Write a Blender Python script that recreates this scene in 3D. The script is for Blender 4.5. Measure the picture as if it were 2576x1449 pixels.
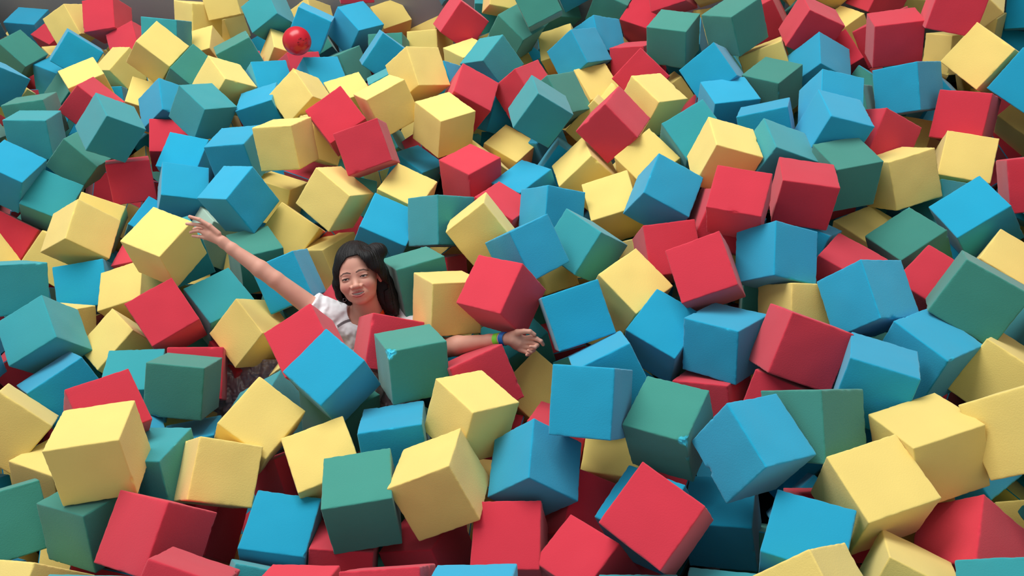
import bpy, bmesh, math, random
import numpy as np
from mathutils import Vector, Matrix, Quaternion

# ---------------------------------------------------------------- scene, camera, light
for o in list(bpy.data.objects):
    bpy.data.objects.remove(o, do_unlink=True)
sc = bpy.context.scene
C = bpy.data.collections.new('foam_pit_scene')
sc.collection.children.link(C)

RW = Matrix(((0.985967, -0.166941, 0.0), (-0.114623, -0.676976, 0.727024), (-0.121370, -0.716822, -0.686612)))  # rows: world axes seen from the camera
CAMH = 3.05385
cam_d = bpy.data.cameras.new('camera')
cam_d.sensor_width = 36.0
cam_d.lens = 2100.0 / 2576.0 * 36.0
cam_d.clip_start = 0.05
cam = bpy.data.objects.new('camera', cam_d)
C.objects.link(cam)
rot = RW @ Matrix(((1, 0, 0), (0, -1, 0), (0, 0, -1)))
cam.matrix_world = Matrix.Translation((0, 0, CAMH)) @ rot.to_4x4()
sc.camera = cam

sc.view_settings.view_transform = 'Standard'
sc.view_settings.look = 'None'
sc.view_settings.gamma = 1.0
sc.view_settings.use_curve_mapping = False
sc.view_settings.exposure = 0.12
sc.cycles.max_bounces = 8
sc.cycles.diffuse_bounces = 5

world = bpy.data.worlds.new('hall_daylight')
sc.world = world
world.use_nodes = True
bg = world.node_tree.nodes['Background']
bg.inputs['Color'].default_value = (0.95, 0.97, 1.0, 1)
bg.inputs['Strength'].default_value = 0.47

def area(name, loc, target, sx, sy, power, col):
    l = bpy.data.lights.new(name, 'AREA')
    l.shape = 'RECTANGLE'; l.size = sx; l.size_y = sy; l.energy = power; l.color = col
    o = bpy.data.objects.new(name, l); C.objects.link(o)
    o.location = loc
    o.rotation_euler = (Vector(target) - Vector(loc)).to_track_quat('-Z', 'Y').to_euler()
    o['label'] = 'wide white lamp field on the hall ceiling'; o['category'] = 'light'
    return o
area('ceiling_light', (-0.9, 4.6, 6.2), (0, 2.6, 1), 5.0, 3.2, 385, (1.0, 0.98, 0.95))

# ---------------------------------------------------------------- materials
def srgb(r, g, b):
    f = lambda c: (c / 255.0 / 12.92) if c <= 10 else (((c / 255.0) + 0.055) / 1.055) ** 2.4
    return (f(r), f(g), f(b), 1.0)

def principled(name, col, rough=0.9, spec=0.2, bump=0.0, bscale=300.0, vary=0.0, fresh=None, sheen=0.0):
    m = bpy.data.materials.new(name); m.use_nodes = True
    nt = m.node_tree; N = nt.nodes; L = nt.links
    p = N['Principled BSDF']
    p.inputs['Base Color'].default_value = col
    p.inputs['Roughness'].default_value = rough
    p.inputs['Specular IOR Level'].default_value = spec
    if sheen:
        p.inputs['Sheen Weight'].default_value = sheen
        p.inputs['Sheen Roughness'].default_value = 0.6
    tc = N.new('ShaderNodeTexCoord')
    if vary or fresh:
        oi = N.new('ShaderNodeObjectInfo')
        n1 = N.new('ShaderNodeTexNoise'); n1.inputs['Scale'].default_value = 9.0; n1.inputs['Detail'].default_value = 4.0
        L.new(tc.outputs['Object'], n1.inputs['Vector'])
        hsv = N.new('ShaderNodeHueSaturation'); hsv.inputs['Color'].default_value = col
        mr = N.new('ShaderNodeMapRange'); mr.inputs['To Min'].default_value = 1 - vary; mr.inputs['To Max'].default_value = 1 + vary
        L.new(oi.outputs['Random'], mr.inputs['Value'])
        ad = N.new('ShaderNodeMath'); ad.operation = 'MULTIPLY_ADD'
        ad.inputs[1].default_value = 0.10; L.new(n1.outputs['Fac'], ad.inputs[0])
        sb = N.new('ShaderNodeMath'); sb.operation = 'SUBTRACT'; sb.inputs[1].default_value = 0.05
        L.new(mr.outputs['Result'], ad.inputs[2]); L.new(ad.outputs[0], sb.inputs[0])
        L.new(sb.outputs[0], hsv.inputs['Value'])
        out = hsv.outputs['Color']
        if fresh:
            at = N.new('ShaderNodeAttribute'); at.attribute_name = 'torn'
            mx = N.new('ShaderNodeMix'); mx.data_type = 'RGBA'
            L.new(at.outputs['Fac'], mx.inputs['Factor']); L.new(out, mx.inputs[6])
            mx.inputs[7].default_value = fresh
            out = mx.outputs[2]
        L.new(out, p.inputs['Base Color'])
    if bump:
        n2 = N.new('ShaderNodeTexNoise'); n2.inputs['Scale'].default_value = bscale; n2.inputs['Detail'].default_value = 3.0
        L.new(tc.outputs['Object'], n2.inputs['Vector'])
        b = N.new('ShaderNodeBump'); b.inputs['Strength'].default_value = bump; b.inputs['Distance'].default_value = 0.002
        L.new(n2.outputs['Fac'], b.inputs['Height']); L.new(b.outputs['Normal'], p.inputs['Normal'])
    return m

FOAM = {
    'b': ('blue', principled('blue_foam', srgb(12, 158, 196), 0.95, 0.15, 0.25, 260, 0.10, srgb(40, 205, 240), 0.25)),
    't': ('teal', principled('teal_foam', srgb(42, 150, 158), 0.95, 0.15, 0.25, 260, 0.10, srgb(80, 200, 200), 0.25)),
    'g': ('green', principled('green_foam', srgb(56, 138, 124), 0.95, 0.15, 0.25, 260, 0.10, srgb(60, 200, 225), 0.25)),
    'y': ('yellow', principled('yellow_foam', srgb(238, 212, 120), 0.95, 0.15, 0.25, 260, 0.06, srgb(255, 235, 110), 0.2)),
    'r': ('red', principled('red_foam', srgb(206, 50, 68), 0.95, 0.15, 0.25, 260, 0.08, srgb(235, 60, 80), 0.2)),
    'm': ('mint', principled('pale_foam', srgb(160, 190, 172), 0.95, 0.15, 0.25, 260, 0.05, srgb(180, 205, 190), 0.2)),
}
M_wall = principled('grey_vinyl', srgb(150, 150, 156), 0.55, 0.4, 0.1, 60)
M_floor = principled('dark_pit_floor', srgb(40, 40, 44), 0.9, 0.2)

# ---------------------------------------------------------------- setting
def add_obj(name, me, mat=None, parent=None, **props):
    o = bpy.data.objects.new(name, me)
    if mat: me.materials.append(mat)
    C.objects.link(o)
    if parent: o.parent = parent
    for k, v in props.items(): o[k] = v
    return o

def box_mesh(name, sx, sy, sz, bev=0.0):
    bm = bmesh.new(); bmesh.ops.create_cube(bm, size=1.0)
    for v in bm.verts: v.co = Vector((v.co.x * sx, v.co.y * sy, v.co.z * sz))
    if bev:
        bmesh.ops.bevel(bm, geom=bm.edges[:], offset=bev, segments=3, affect='EDGES', profile=0.5)
    me = bpy.data.meshes.new(name); bm.to_mesh(me); bm.free()
    for p in me.polygons: p.use_smooth = bool(bev)
    return me

fl = add_obj('floor', box_mesh('floor', 12, 12, 0.1), M_floor, kind='structure'); fl.location = (0, 3, 0.28)
wall = add_obj('wall_back', box_mesh('wall_back', 9.0, 0.12, 2.6, 0.03), M_wall, kind='structure')
ang = math.atan2(-0.36, 1.0)
wall.rotation_euler = (0, 0, ang); wall.location = (0.0, 6.15 - 0.36 * 2.9 + 0.07, 1.0)

# ---------------------------------------------------------------- foam cube meshes
def unit_grid(n):
    idx = {}; verts = []; faces = []
    def vid(i, j, k):
        key = (i, j, k)
        if key not in idx: idx[key] = len(verts); verts.append(key)
        return idx[key]
    for a in range(3):
        u, v = (a + 1) % 3, (a + 2) % 3
        for side in (0, n):
            for i in range(n):
                for j in range(n):
                    q = []
                    for (di, dj) in ((0, 0), (1, 0), (1, 1), (0, 1)):
                        c = [0, 0, 0]; c[a] = side; c[u] = i + di; c[v] = j + dj
                        q.append(vid(*c))
                    if side == 0: q.reverse()
                    faces.append(q)
    return np.array(verts), faces
GRIDS = {}
def grid(n):
    if n not in GRIDS:
        v, f = unit_grid(n)
        me = bpy.data.meshes.new('foam_grid'); me.from_pydata([tuple(map(float, p)) for p in v], [], f)
        me.polygons.foreach_set('use_smooth', [True] * len(me.polygons))
        GRIDS[n] = (v, me)
    return GRIDS[n]

def value_noise(p, seed):
    q = np.floor(p).astype(np.int64); f = p - q; f = f * f * (3 - 2 * f)
    def h(x, y, z):
        n = (x * 374761393 + y * 668265263 + z * 2147483647 + seed * 144665) & 0xffffffff
        n = ((n ^ (n >> 13)) * 1274126177) & 0xffffffff
        return ((n ^ (n >> 16)) & 0xffff) / 65535.0
    r = 0
    for dx in (0, 1):
        for dy in (0, 1):
            for dz in (0, 1):
                w = (f[:, 0] if dx else 1 - f[:, 0]) * (f[:, 1] if dy else 1 - f[:, 1]) * (f[:, 2] if dz else 1 - f[:, 2])
                r = r + w * h(q[:, 0] + dx, q[:, 1] + dy, q[:, 2] + dz)
    return r * 2 - 1

def foam_mesh(name, dims, n, seed, bites):
    v, base = grid(n)
    # grid lines crowd towards the cut edges
    t = np.concatenate([[0, .008, .018, .032], np.linspace(.055, .945, n - 7), [.968, .982, .992, 1.0]])
    d = np.array(dims)
    p = (t[v] - 0.5) * d
    r = 0.0035
    inner = np.clip(p, -(d / 2 - r), d / 2 - r)
    off = p - inner; ln = np.linalg.norm(off, axis=1)
    m = ln > 1e-9
    # only true edge/corner points are rounded
    k = (np.abs(off) > 1e-9).sum(1)
    e = m & (k > 1)
    p[e] = inner[e] + off[e] / ln[e][:, None] * np.minimum(ln[e], r)[:, None]
    u = p / (d / 2)
    srt = np.sort(np.abs(u), axis=1)
    edge = np.clip((srt[:, 1] - 0.86) / 0.14, 0, 1) ** 2     # 1 on edges
    nrm = np.where(np.abs(u) > 0.955, np.sign(u), 0.0); nl = np.linalg.norm(nrm, axis=1); nrm = nrm / np.maximum(nl, 1e-6)[:, None]
    p = p - nrm * ((value_noise(p * 90 + 7, seed) * 0.5 + 0.5) ** 2 * 0.0026 * edge)[:, None]
    p = p + nrm * (value_noise(p * 14 + 3, seed + 5) * 0.0016)[:, None]
    torn = np.zeros(len(p))
    for (bx, by, bz, rad, fr) in bites:
        c = np.array([bx, by, bz]) * (d / 2)
        inw = -c / np.linalg.norm(c)
        q = p - (c - inw * rad * 0.25)
        rr = rad * (1 + 0.28 * value_noise(p * 160, seed + 9))
        dd = (q ** 2).sum(1); ins = dd < rr ** 2
        qi = (q @ inw)
        lam = -qi + np.sqrt(np.maximum(qi ** 2 - dd + rr ** 2, 0))
        p = np.where(ins[:, None], p + inw * (np.minimum(lam, rad * 0.9) * 0.75)[:, None], p)
        torn = np.maximum(torn, np.where(ins, fr, 0))
    me = base.copy(); me.name = name
    me.vertices.foreach_set('co', p.astype(np.float32).ravel())
    at = me.attributes.new('torn', 'FLOAT', 'POINT'); at.data.foreach_set('value', torn.astype(np.float32))
    me.update()
    return me

# colour, centre, quaternion, size, handedness, label
CUBES = [
("b",-3.002,5.841,0.756,-0.0766,0.1028,0.9914,0.0243,0.217,0.214,0.205,1,"blue foam cube between blue left and red right, top far left"),
("b",-3.158,5.579,0.959,0.4657,-0.3204,0.1777,0.8055,0.200,0.200,0.200,1,"blue foam cube between nothing left and blue right, nothing above, top far left"),
("r",-2.802,5.705,0.694,0.9239,0.1219,0.0505,-0.3591,0.202,0.200,0.200,-1,"red foam cube between blue left and blue right, top far left"),
("y",-2.504,5.372,0.915,-0.0481,-0.2101,-0.4839,0.8482,0.205,0.204,0.201,-1,"yellow foam cube between blue left and red right, top far left"),
("r",-2.229,5.264,0.959,0.0507,0.0551,0.9293,0.3616,0.209,0.204,0.204,1,"red foam cube between yellow left and teal right, top far left"),
("r",-2.088,5.103,0.825,-0.0306,-0.1665,-0.2997,0.9389,0.206,0.201,0.201,-1,"red foam cube between blue left and yellow right, top far left"),
("r",-2.255,5.048,0.652,-0.5609,0.3322,-0.4496,0.6107,0.200,0.199,0.200,-1,"red foam cube between yellow left and yellow right, top far left"),
("t",-1.712,4.688,1.035,0.1345,0.0194,-0.5094,0.8498,0.206,0.200,0.202,-1,"teal foam cube between red left and yellow right, top far left"),
("y",-1.714,4.454,1.051,0.8979,0.1161,0.3846,-0.1798,0.207,0.203,0.202,-1,"yellow foam cube between red left and green right, top far left"),
("g",-2.832,5.173,0.858,-0.4271,0.1969,0.8820,0.0289,0.209,0.202,0.202,1,"green foam cube between nothing left and yellow right, top far left"),
("y",-2.695,5.404,0.662,0.0625,0.9482,0.2762,-0.1441,0.200,0.200,0.200,1,"yellow foam cube between green left and blue right, top far left"),
("b",-2.392,4.991,0.891,-0.4715,0.7657,-0.2056,-0.3862,0.217,0.211,0.204,1,"blue foam cube between yellow left and yellow right, top far left"),
("b",-2.641,5.139,0.692,-0.0800,0.8266,0.5322,-0.1649,0.200,0.200,0.201,1,"blue foam cube between green left and yellow right, top far left"),
("b",-2.539,4.300,1.117,0.0030,0.6169,-0.5034,0.6049,0.200,0.200,0.200,-1,"blue foam cube between nothing left and blue right, green above, top far left"),
("y",-2.133,4.401,0.954,0.5122,0.0522,-0.0463,0.8560,0.199,0.200,0.198,-1,"yellow foam cube between green left and red right, top far left"),
("y",-2.101,4.833,0.813,0.8873,-0.0270,-0.1631,0.4306,0.197,0.198,0.199,-1,"yellow foam cube between yellow left and yellow right, top far left"),
("g",-2.510,4.922,0.664,-0.3812,0.7421,-0.5486,0.0547,0.199,0.198,0.200,1,"green foam cube between green left and yellow right, top far left"),
("y",-2.630,4.472,0.960,0.4624,-0.3753,-0.0619,0.8009,0.200,0.200,0.200,1,"yellow foam cube between nothing left and green right, top far left"),
("g",-2.302,4.057,1.000,-0.0211,-0.0305,0.9869,-0.1568,0.208,0.203,0.202,1,"green foam cube between yellow left and green right, top far left"),
("r",-2.051,4.159,0.960,0.8876,-0.1155,0.4362,-0.0925,0.198,0.196,0.191,-1,"red foam cube between green left and blue right, top far left"),
("b",-2.156,4.561,0.742,0.3271,-0.5219,-0.3498,0.7058,0.200,0.201,0.201,1,"blue foam cube between red left and yellow right, top far left"),
("y",-1.850,4.304,0.830,-0.1127,0.9475,-0.0143,-0.2988,0.200,0.201,0.201,1,"yellow foam cube between blue left and blue right, top far left"),
("b",-1.648,4.083,0.904,0.6645,-0.0621,-0.3749,0.6434,0.204,0.207,0.202,-1,"blue foam cube between yellow left and teal right, top far left"),
("y",-1.628,5.074,0.944,-0.0481,0.3730,0.8983,-0.2271,0.201,0.201,0.203,1,"yellow foam cube between teal left and yellow right, top far left"),
("y",-1.433,5.110,1.021,-0.6621,0.1307,0.1667,0.7189,0.202,0.208,0.203,1,"yellow foam cube between yellow left and teal right, nothing above, top left"),
("y",-1.576,4.808,0.849,0.7223,0.0288,-0.1547,0.6734,0.199,0.194,0.200,-1,"yellow foam cube between teal left and green right, top left"),
("y",-1.588,5.427,0.715,-0.3549,0.3862,-0.5814,0.6220,0.200,0.200,0.200,-1,"yellow foam cube between yellow left and teal right, yellow above, top left"),
("t",-1.145,4.841,0.989,0.2224,-0.0757,0.9282,0.2885,0.199,0.197,0.196,1,"teal foam cube between yellow left and yellow right, nothing above, top left"),
("y",-0.991,5.255,0.726,0.1676,0.2452,0.8626,-0.4096,0.200,0.200,0.200,1,"yellow foam cube between teal left and blue right, top left"),
("b",-0.890,4.634,0.969,-0.2928,0.0304,0.9444,-0.1462,0.197,0.200,0.200,1,"blue foam cube between teal left and blue right, top left"),
("y",-1.106,4.668,0.810,0.5985,-0.2467,-0.3826,0.6591,0.199,0.200,0.200,-1,"yellow foam cube between green left and green right, top left"),
("r",-0.990,4.422,0.803,0.8675,-0.3593,0.0831,0.3339,0.200,0.200,0.197,-1,"red foam cube between blue left and blue right, top left"),
("g",-0.969,4.969,0.711,0.1753,-0.0663,0.9249,-0.3307,0.200,0.200,0.200,-1,"green foam cube between yellow left and blue right, top left"),
("b",-0.850,4.217,0.842,-0.2542,0.9059,0.2046,-0.2698,0.210,0.199,0.201,1,"blue foam cube between red left and green right, top left"),
("g",-1.281,4.436,0.953,0.1049,-0.1560,0.9780,-0.0908,0.204,0.201,0.201,1,"green foam cube between yellow left and yellow right, top left"),
("g",-1.532,4.340,0.950,-0.4249,0.7884,0.4352,-0.0923,0.199,0.200,0.200,1,"green foam cube between yellow left and yellow right, top far left"),
("y",-1.327,4.116,0.966,-0.3107,0.4162,0.8209,-0.2373,0.202,0.204,0.201,1,"yellow foam cube between green left and blue right, top left"),
("b",-1.130,4.222,0.872,0.8615,-0.4074,0.0582,0.2974,0.199,0.200,0.200,-1,"blue foam cube between yellow left and red right, top left"),
("y",-0.897,3.897,0.928,0.5359,0.0089,-0.3955,0.7459,0.203,0.200,0.203,-1,"yellow foam cube between blue left and red right, top left"),
("b",-1.118,3.931,0.874,0.0767,0.0048,0.9965,-0.0325,0.202,0.202,0.202,1,"blue foam cube between yellow left and yellow right, top left"),
("t",-1.390,3.847,0.987,0.8705,0.0924,0.3014,0.3780,0.206,0.205,0.192,-1,"teal foam cube between blue left and blue right, top far left"),
("r",-0.625,4.990,1.043,-0.1162,0.0066,0.7614,0.6377,0.201,0.200,0.200,1,"red foam cube between yellow left and green right, top left"),
("b",-0.660,4.756,0.864,0.8894,0.1978,0.2269,0.3441,0.208,0.202,0.208,-1,"blue foam cube between blue left and yellow right, top left"),
("y",-0.497,5.227,0.645,-0.0827,-0.2159,0.9431,0.2388,0.204,0.192,0.199,1,"yellow foam cube between blue left and green right, top left"),
("g",-0.308,5.459,0.611,0.9613,0.1570,0.0395,0.2227,0.202,0.203,0.199,-1,"green foam cube between yellow left and blue right, top centre"),
("y",-0.235,5.257,0.538,-0.3888,0.8564,-0.3010,0.1573,0.202,0.199,0.201,1,"yellow foam cube between yellow left and red right, top centre"),
("y",-0.238,4.628,0.722,-0.4653,0.8533,-0.1647,0.1680,0.202,0.201,0.201,1,"yellow foam cube between green left and yellow right, yellow above, top centre"),
("r",-0.036,4.552,0.889,-0.6190,0.6860,0.3445,0.1665,0.207,0.204,0.202,1,"red foam cube between yellow left and teal right, top centre"),
("t",0.155,4.869,0.776,0.9952,0.0119,0.0859,-0.0460,0.203,0.200,0.199,-1,"teal foam cube between red left and green right, top centre"),
("r",0.321,5.066,0.862,0.3041,0.3055,0.5406,0.7225,0.200,0.200,0.200,1,"red foam cube between blue left and green right, nothing above, top centre"),
("y",0.238,4.693,0.946,0.9264,-0.3281,0.1711,0.0703,0.200,0.200,0.200,1,"yellow foam cube between blue left and green right, top centre"),
("g",0.260,4.436,0.828,-0.2761,0.3714,0.8834,0.0738,0.206,0.200,0.201,1,"green foam cube with teal left, yellow right, yellow above, teal below, top centre"),
("g",-0.753,4.501,0.744,-0.4537,0.7512,0.3314,-0.3466,0.200,0.200,0.200,1,"green foam cube between blue left and blue right, top left"),
("b",-0.478,4.327,0.868,-0.5607,0.7340,0.3512,0.1532,0.208,0.200,0.201,1,"blue foam cube between green left and green right, top left"),
("g",-0.474,4.530,0.772,0.0944,-0.0313,-0.3771,0.9208,0.201,0.201,0.200,-1,"green foam cube between blue left and yellow right, top left"),
("y",-0.026,4.300,0.756,0.0361,0.9604,0.2721,-0.0487,0.203,0.201,0.201,1,"yellow foam cube between yellow left and teal right, top centre"),
("y",-0.287,3.806,1.009,-0.4355,0.4886,0.7561,-0.0020,0.206,0.201,0.201,1,"yellow foam cube between teal left and blue right, top centre"),
("b",-0.186,3.964,0.827,-0.2917,0.7852,0.2602,-0.4803,0.200,0.200,0.200,1,"blue foam cube between yellow left and red right, yellow above, top centre"),
("t",0.093,4.028,0.883,0.9013,-0.1156,-0.1971,0.3680,0.198,0.198,0.203,-1,"teal foam cube between yellow left and red right, top centre"),
("r",-0.058,3.690,0.899,-0.3206,0.7490,0.5692,-0.1110,0.201,0.206,0.201,1,"red foam cube between blue left and blue right, top centre"),
("r",0.231,3.736,0.860,0.8248,-0.3835,-0.0419,0.4135,0.201,0.200,0.200,-1,"red foam cube between blue left and green right, green above, top centre"),
("t",-0.441,3.968,0.863,0.1474,0.9768,0.0861,0.1290,0.200,0.200,0.200,1,"teal foam cube between yellow left and yellow right, blue above, top left"),
("y",-0.687,4.028,0.800,-0.1679,0.0276,-0.0572,0.9838,0.200,0.200,0.200,-1,"yellow foam cube between blue left and yellow right, top left"),
("y",-0.444,3.578,1.000,0.9639,-0.1254,-0.0844,0.2193,0.209,0.202,0.202,-1,"yellow foam cube between yellow left and yellow right, top left"),
("b",-0.082,5.222,0.850,0.7695,-0.0908,-0.3117,-0.5500,0.200,0.200,0.200,1,"blue foam cube between green left and teal right, top centre"),
("g",0.396,4.323,1.027,0.5443,0.2441,-0.4041,0.6934,0.200,0.200,0.200,-1,"green foam cube between yellow left and green right, top centre"),
("b",0.630,4.702,0.951,0.5505,0.8182,-0.0578,0.1552,0.200,0.200,0.200,-1,"blue foam cube between green left and green right, top centre"),
("g",0.849,4.622,0.811,0.7147,-0.6319,0.2991,-0.0215,0.200,0.200,0.200,1,"green foam cube between blue left and red right, top centre"),
("g",0.545,4.829,0.728,0.8544,-0.4375,0.0822,0.2680,0.200,0.200,0.200,1,"green foam cube between green left and green right, top centre"),
("b",0.563,4.050,0.833,0.5985,-0.0446,-0.5669,0.5643,0.202,0.208,0.208,-1,"blue foam cube at 56 percent across, 9 percent down the photo"),
("b",0.699,4.245,0.790,0.8530,-0.4058,0.1266,0.3028,0.203,0.201,0.200,-1,"blue foam cube at 58 percent across, 6 percent down the photo"),
("y",0.509,4.394,0.684,-0.0253,0.7359,0.6330,0.2390,0.198,0.200,0.200,1,"yellow foam cube between green left and blue right, top centre"),
("r",1.018,4.459,0.751,0.9002,0.2183,-0.0322,-0.3755,0.200,0.200,0.200,-1,"red foam cube between green left and green right, top right"),
("r",1.130,4.313,0.974,0.8102,-0.3179,0.1818,0.4577,0.200,0.200,0.200,1,"red foam cube between green left and yellow right, top right"),
("y",1.336,4.279,1.024,-0.5099,0.1892,0.3296,0.7717,0.200,0.200,0.200,1,"yellow foam cube between red left and blue right, top right"),
("g",1.015,3.831,0.959,0.0039,0.3055,0.9522,-0.0058,0.208,0.201,0.201,1,"green foam cube between red left and blue right, top right"),
("y",1.329,4.251,0.742,0.9406,-0.3389,0.0176,-0.0102,0.200,0.200,0.200,1,"yellow foam cube between blue left and green right, top right"),
("b",1.131,4.020,0.788,-0.1932,0.7775,-0.0374,-0.5973,0.205,0.204,0.201,1,"blue foam cube between green left and yellow right, top right"),
("r",0.858,4.015,0.753,-0.5283,0.7915,-0.1836,0.2465,0.200,0.200,0.198,1,"red foam cube between blue left and green right, top right"),
("r",0.808,3.650,0.876,-0.2306,-0.2438,-0.4262,0.8401,0.199,0.200,0.200,-1,"red foam cube between yellow left and yellow right, top right"),
("y",0.592,3.886,0.693,-0.1747,0.1370,-0.2164,0.9507,0.201,0.202,0.201,-1,"yellow foam cube between green left and yellow right, blue above, top centre"),
("y",0.704,3.687,0.658,-0.2859,0.7795,-0.5293,0.1743,0.200,0.200,0.200,1,"yellow foam cube with yellow left, yellow right, red above, red below, top right"),
("g",0.361,3.507,0.904,-0.2874,0.8781,0.2541,-0.2859,0.203,0.205,0.202,1,"green foam cube with teal left, yellow right, yellow above, blue below, top centre"),
("y",0.768,3.286,0.944,-0.2054,0.4942,0.8404,-0.0855,0.201,0.199,0.200,1,"yellow foam cube with yellow left, yellow right, red above, yellow below, top right"),
("y",0.996,3.760,0.647,-0.1844,-0.1624,-0.5381,0.8062,0.195,0.199,0.199,-1,"yellow foam cube between yellow left and blue right, top right"),
("b",1.120,3.480,0.925,-0.0802,-0.3215,-0.3321,0.8831,0.205,0.198,0.200,-1,"blue foam cube between yellow left and yellow right, top right"),
("g",1.279,3.683,1.052,0.1399,0.4927,0.8586,-0.0199,0.201,0.203,0.204,1,"green foam cube between yellow left and red right, top right"),
("r",1.541,4.016,0.891,0.6273,-0.5598,0.4886,0.2333,0.200,0.199,0.200,1,"red foam cube between green left and red right, top right"),
("b",1.610,4.247,0.788,0.1086,-0.6291,0.4091,0.6520,0.200,0.200,0.200,1,"blue foam cube between green left and red right, top right"),
("y",1.719,4.186,1.027,0.4678,0.8097,-0.1013,0.3395,0.201,0.200,0.200,-1,"yellow foam cube between yellow left and yellow right, nothing above, top right"),
("r",1.646,3.647,0.994,-0.1730,0.7455,0.6162,-0.1861,0.201,0.199,0.199,1,"red foam cube between red left and yellow right, top right"),
("y",1.989,4.197,0.959,0.5417,0.6351,-0.5220,0.1750,0.200,0.200,0.200,-1,"yellow foam cube between yellow left and red right, top far right"),
("r",2.184,4.053,0.892,0.3775,0.5225,0.6866,0.3362,0.200,0.200,0.200,1,"red foam cube with yellow left, yellow right, nothing above, red below, top far right"),
("y",1.441,3.636,0.833,0.1642,0.1536,0.9497,-0.2182,0.213,0.202,0.202,1,"yellow foam cube between blue left and blue right, top right"),
("b",1.617,3.433,0.897,0.7536,-0.2644,-0.3697,0.4749,0.198,0.201,0.198,-1,"blue foam cube between yellow left and red right, top far right"),
("b",1.445,2.914,1.038,0.8594,-0.4772,0.1825,0.0197,0.189,0.195,0.194,-1,"blue foam cube between green left and green right, top far right"),
("g",1.364,3.353,0.879,0.9446,-0.0469,-0.0215,0.3241,0.199,0.199,0.198,-1,"green foam cube between blue left and blue right, top right"),
("b",1.120,3.258,0.869,0.9985,-0.0063,0.0477,0.0242,0.215,0.206,0.205,-1,"blue foam cube between yellow left and blue right, top right"),
("y",1.983,3.994,0.720,-0.0828,0.7760,-0.5984,0.1813,0.200,0.202,0.201,1,"yellow foam cube between red left and red right, yellow above, top far right"),
("r",1.809,3.610,0.786,0.6648,-0.0773,-0.3112,0.6747,0.200,0.202,0.200,-1,"red foam cube between blue left and red right, top far right"),
("r",2.002,3.567,0.915,-0.4733,0.7630,-0.0886,0.4313,0.201,0.200,0.200,1,"red foam cube between yellow left and red right, top far right"),
("r",1.928,3.376,1.026,0.9877,-0.0905,-0.0308,-0.1237,0.211,0.201,0.196,-1,"red foam cube between red left and yellow right, top far right"),
("b",1.851,3.040,0.962,0.1281,0.4428,0.8378,-0.2926,0.203,0.202,0.204,1,"blue foam cube between green left and yellow right, top far right"),
("g",1.624,3.093,0.856,-0.3678,0.8081,0.2124,-0.4082,0.200,0.200,0.200,1,"green foam cube between blue left and blue right, top far right"),
("y",2.395,4.172,0.696,-0.6373,0.7553,-0.0778,-0.1320,0.198,0.199,0.199,1,"yellow foam cube between red left and red right, nothing above, top far right"),
("r",2.120,3.281,1.187,0.7897,0.5705,-0.0464,-0.2207,0.206,0.203,0.202,-1,"red foam cube with yellow left, yellow right, nothing above, yellow below, top far right"),
("y",2.414,3.598,1.002,0.8229,0.2891,0.1757,0.4564,0.200,0.200,0.200,-1,"yellow foam cube between red left and blue right, top far right"),
("y",2.653,3.842,0.687,-0.5736,0.7180,0.1944,-0.3429,0.200,0.200,0.200,1,"yellow foam cube with yellow left, blue right, yellow above, yellow below, top far right"),
("b",2.939,3.899,0.731,-0.1494,0.7571,0.4713,0.4271,0.200,0.197,0.199,1,"blue foam cube between yellow left and nothing right, nothing above, top far right"),
("y",2.201,3.086,1.011,-0.1099,-0.4242,-0.1724,0.8822,0.207,0.213,0.205,-1,"yellow foam cube with yellow left, blue right, yellow above, red below, top far right"),
("y",2.447,3.691,0.693,0.3927,-0.5208,-0.3970,0.6457,0.200,0.196,0.199,-1,"yellow foam cube between red left and yellow right, top far right"),
("b",2.282,2.873,0.998,-0.2103,0.8723,0.1587,0.4118,0.200,0.200,0.200,1,"blue foam cube between yellow left and nothing right, blue above, top far right"),
("t",-1.750,3.609,1.111,-0.2927,0.4577,0.7826,-0.3039,0.199,0.195,0.206,1,"teal foam cube between green left and yellow right, upper far left"),
("t",-2.232,3.852,1.012,-0.0942,-0.0017,0.9844,-0.1485,0.202,0.200,0.200,1,"teal foam cube between green left and green right, upper far left"),
("g",-2.593,3.981,1.018,0.0322,0.5483,0.2437,0.7993,0.200,0.200,0.200,-1,"green foam cube between nothing left and teal right, upper far left"),
("b",-2.292,3.570,0.967,0.7616,0.2060,0.2096,0.5775,0.210,0.210,0.210,-1,"blue foam cube between nothing left and teal right, upper far left"),
("g",-2.029,3.752,0.888,-0.5667,0.6906,-0.4066,-0.1913,0.201,0.200,0.201,1,"green foam cube between teal left and red right, upper far left"),
("r",-1.642,3.904,0.792,-0.2721,0.6501,0.7090,0.0261,0.200,0.200,0.200,1,"red foam cube between red left and blue right, upper far left"),
("b",-1.486,3.636,0.836,-0.2055,0.9609,-0.1648,-0.0852,0.200,0.200,0.200,1,"blue foam cube between red left and blue right, teal above, upper far left"),
("b",-1.175,3.471,0.935,0.0152,0.1205,0.9899,-0.0730,0.206,0.204,0.201,1,"blue foam cube with blue left, yellow right, blue above, blue below, upper left"),
("y",-0.909,3.345,1.027,0.0042,0.1499,0.9695,-0.1940,0.196,0.198,0.200,1,"yellow foam cube between blue left and blue right, upper left"),
("y",-0.830,3.644,0.834,0.6564,0.5302,-0.0724,0.5317,0.200,0.200,0.200,-1,"yellow foam cube between blue left and red right, upper left"),
("b",-0.966,3.871,0.644,-0.5919,0.1837,0.4827,0.6188,0.200,0.200,0.200,1,"blue foam cube between yellow left and yellow right, upper left"),
("r",-0.675,3.503,1.001,-0.3296,0.9118,0.2367,0.0618,0.203,0.201,0.201,1,"red foam cube between yellow left and yellow right, upper left"),
("r",-0.530,3.193,1.026,0.5920,0.2568,-0.3476,0.6803,0.194,0.206,0.201,-1,"red foam cube between yellow left and blue right, upper left"),
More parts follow.
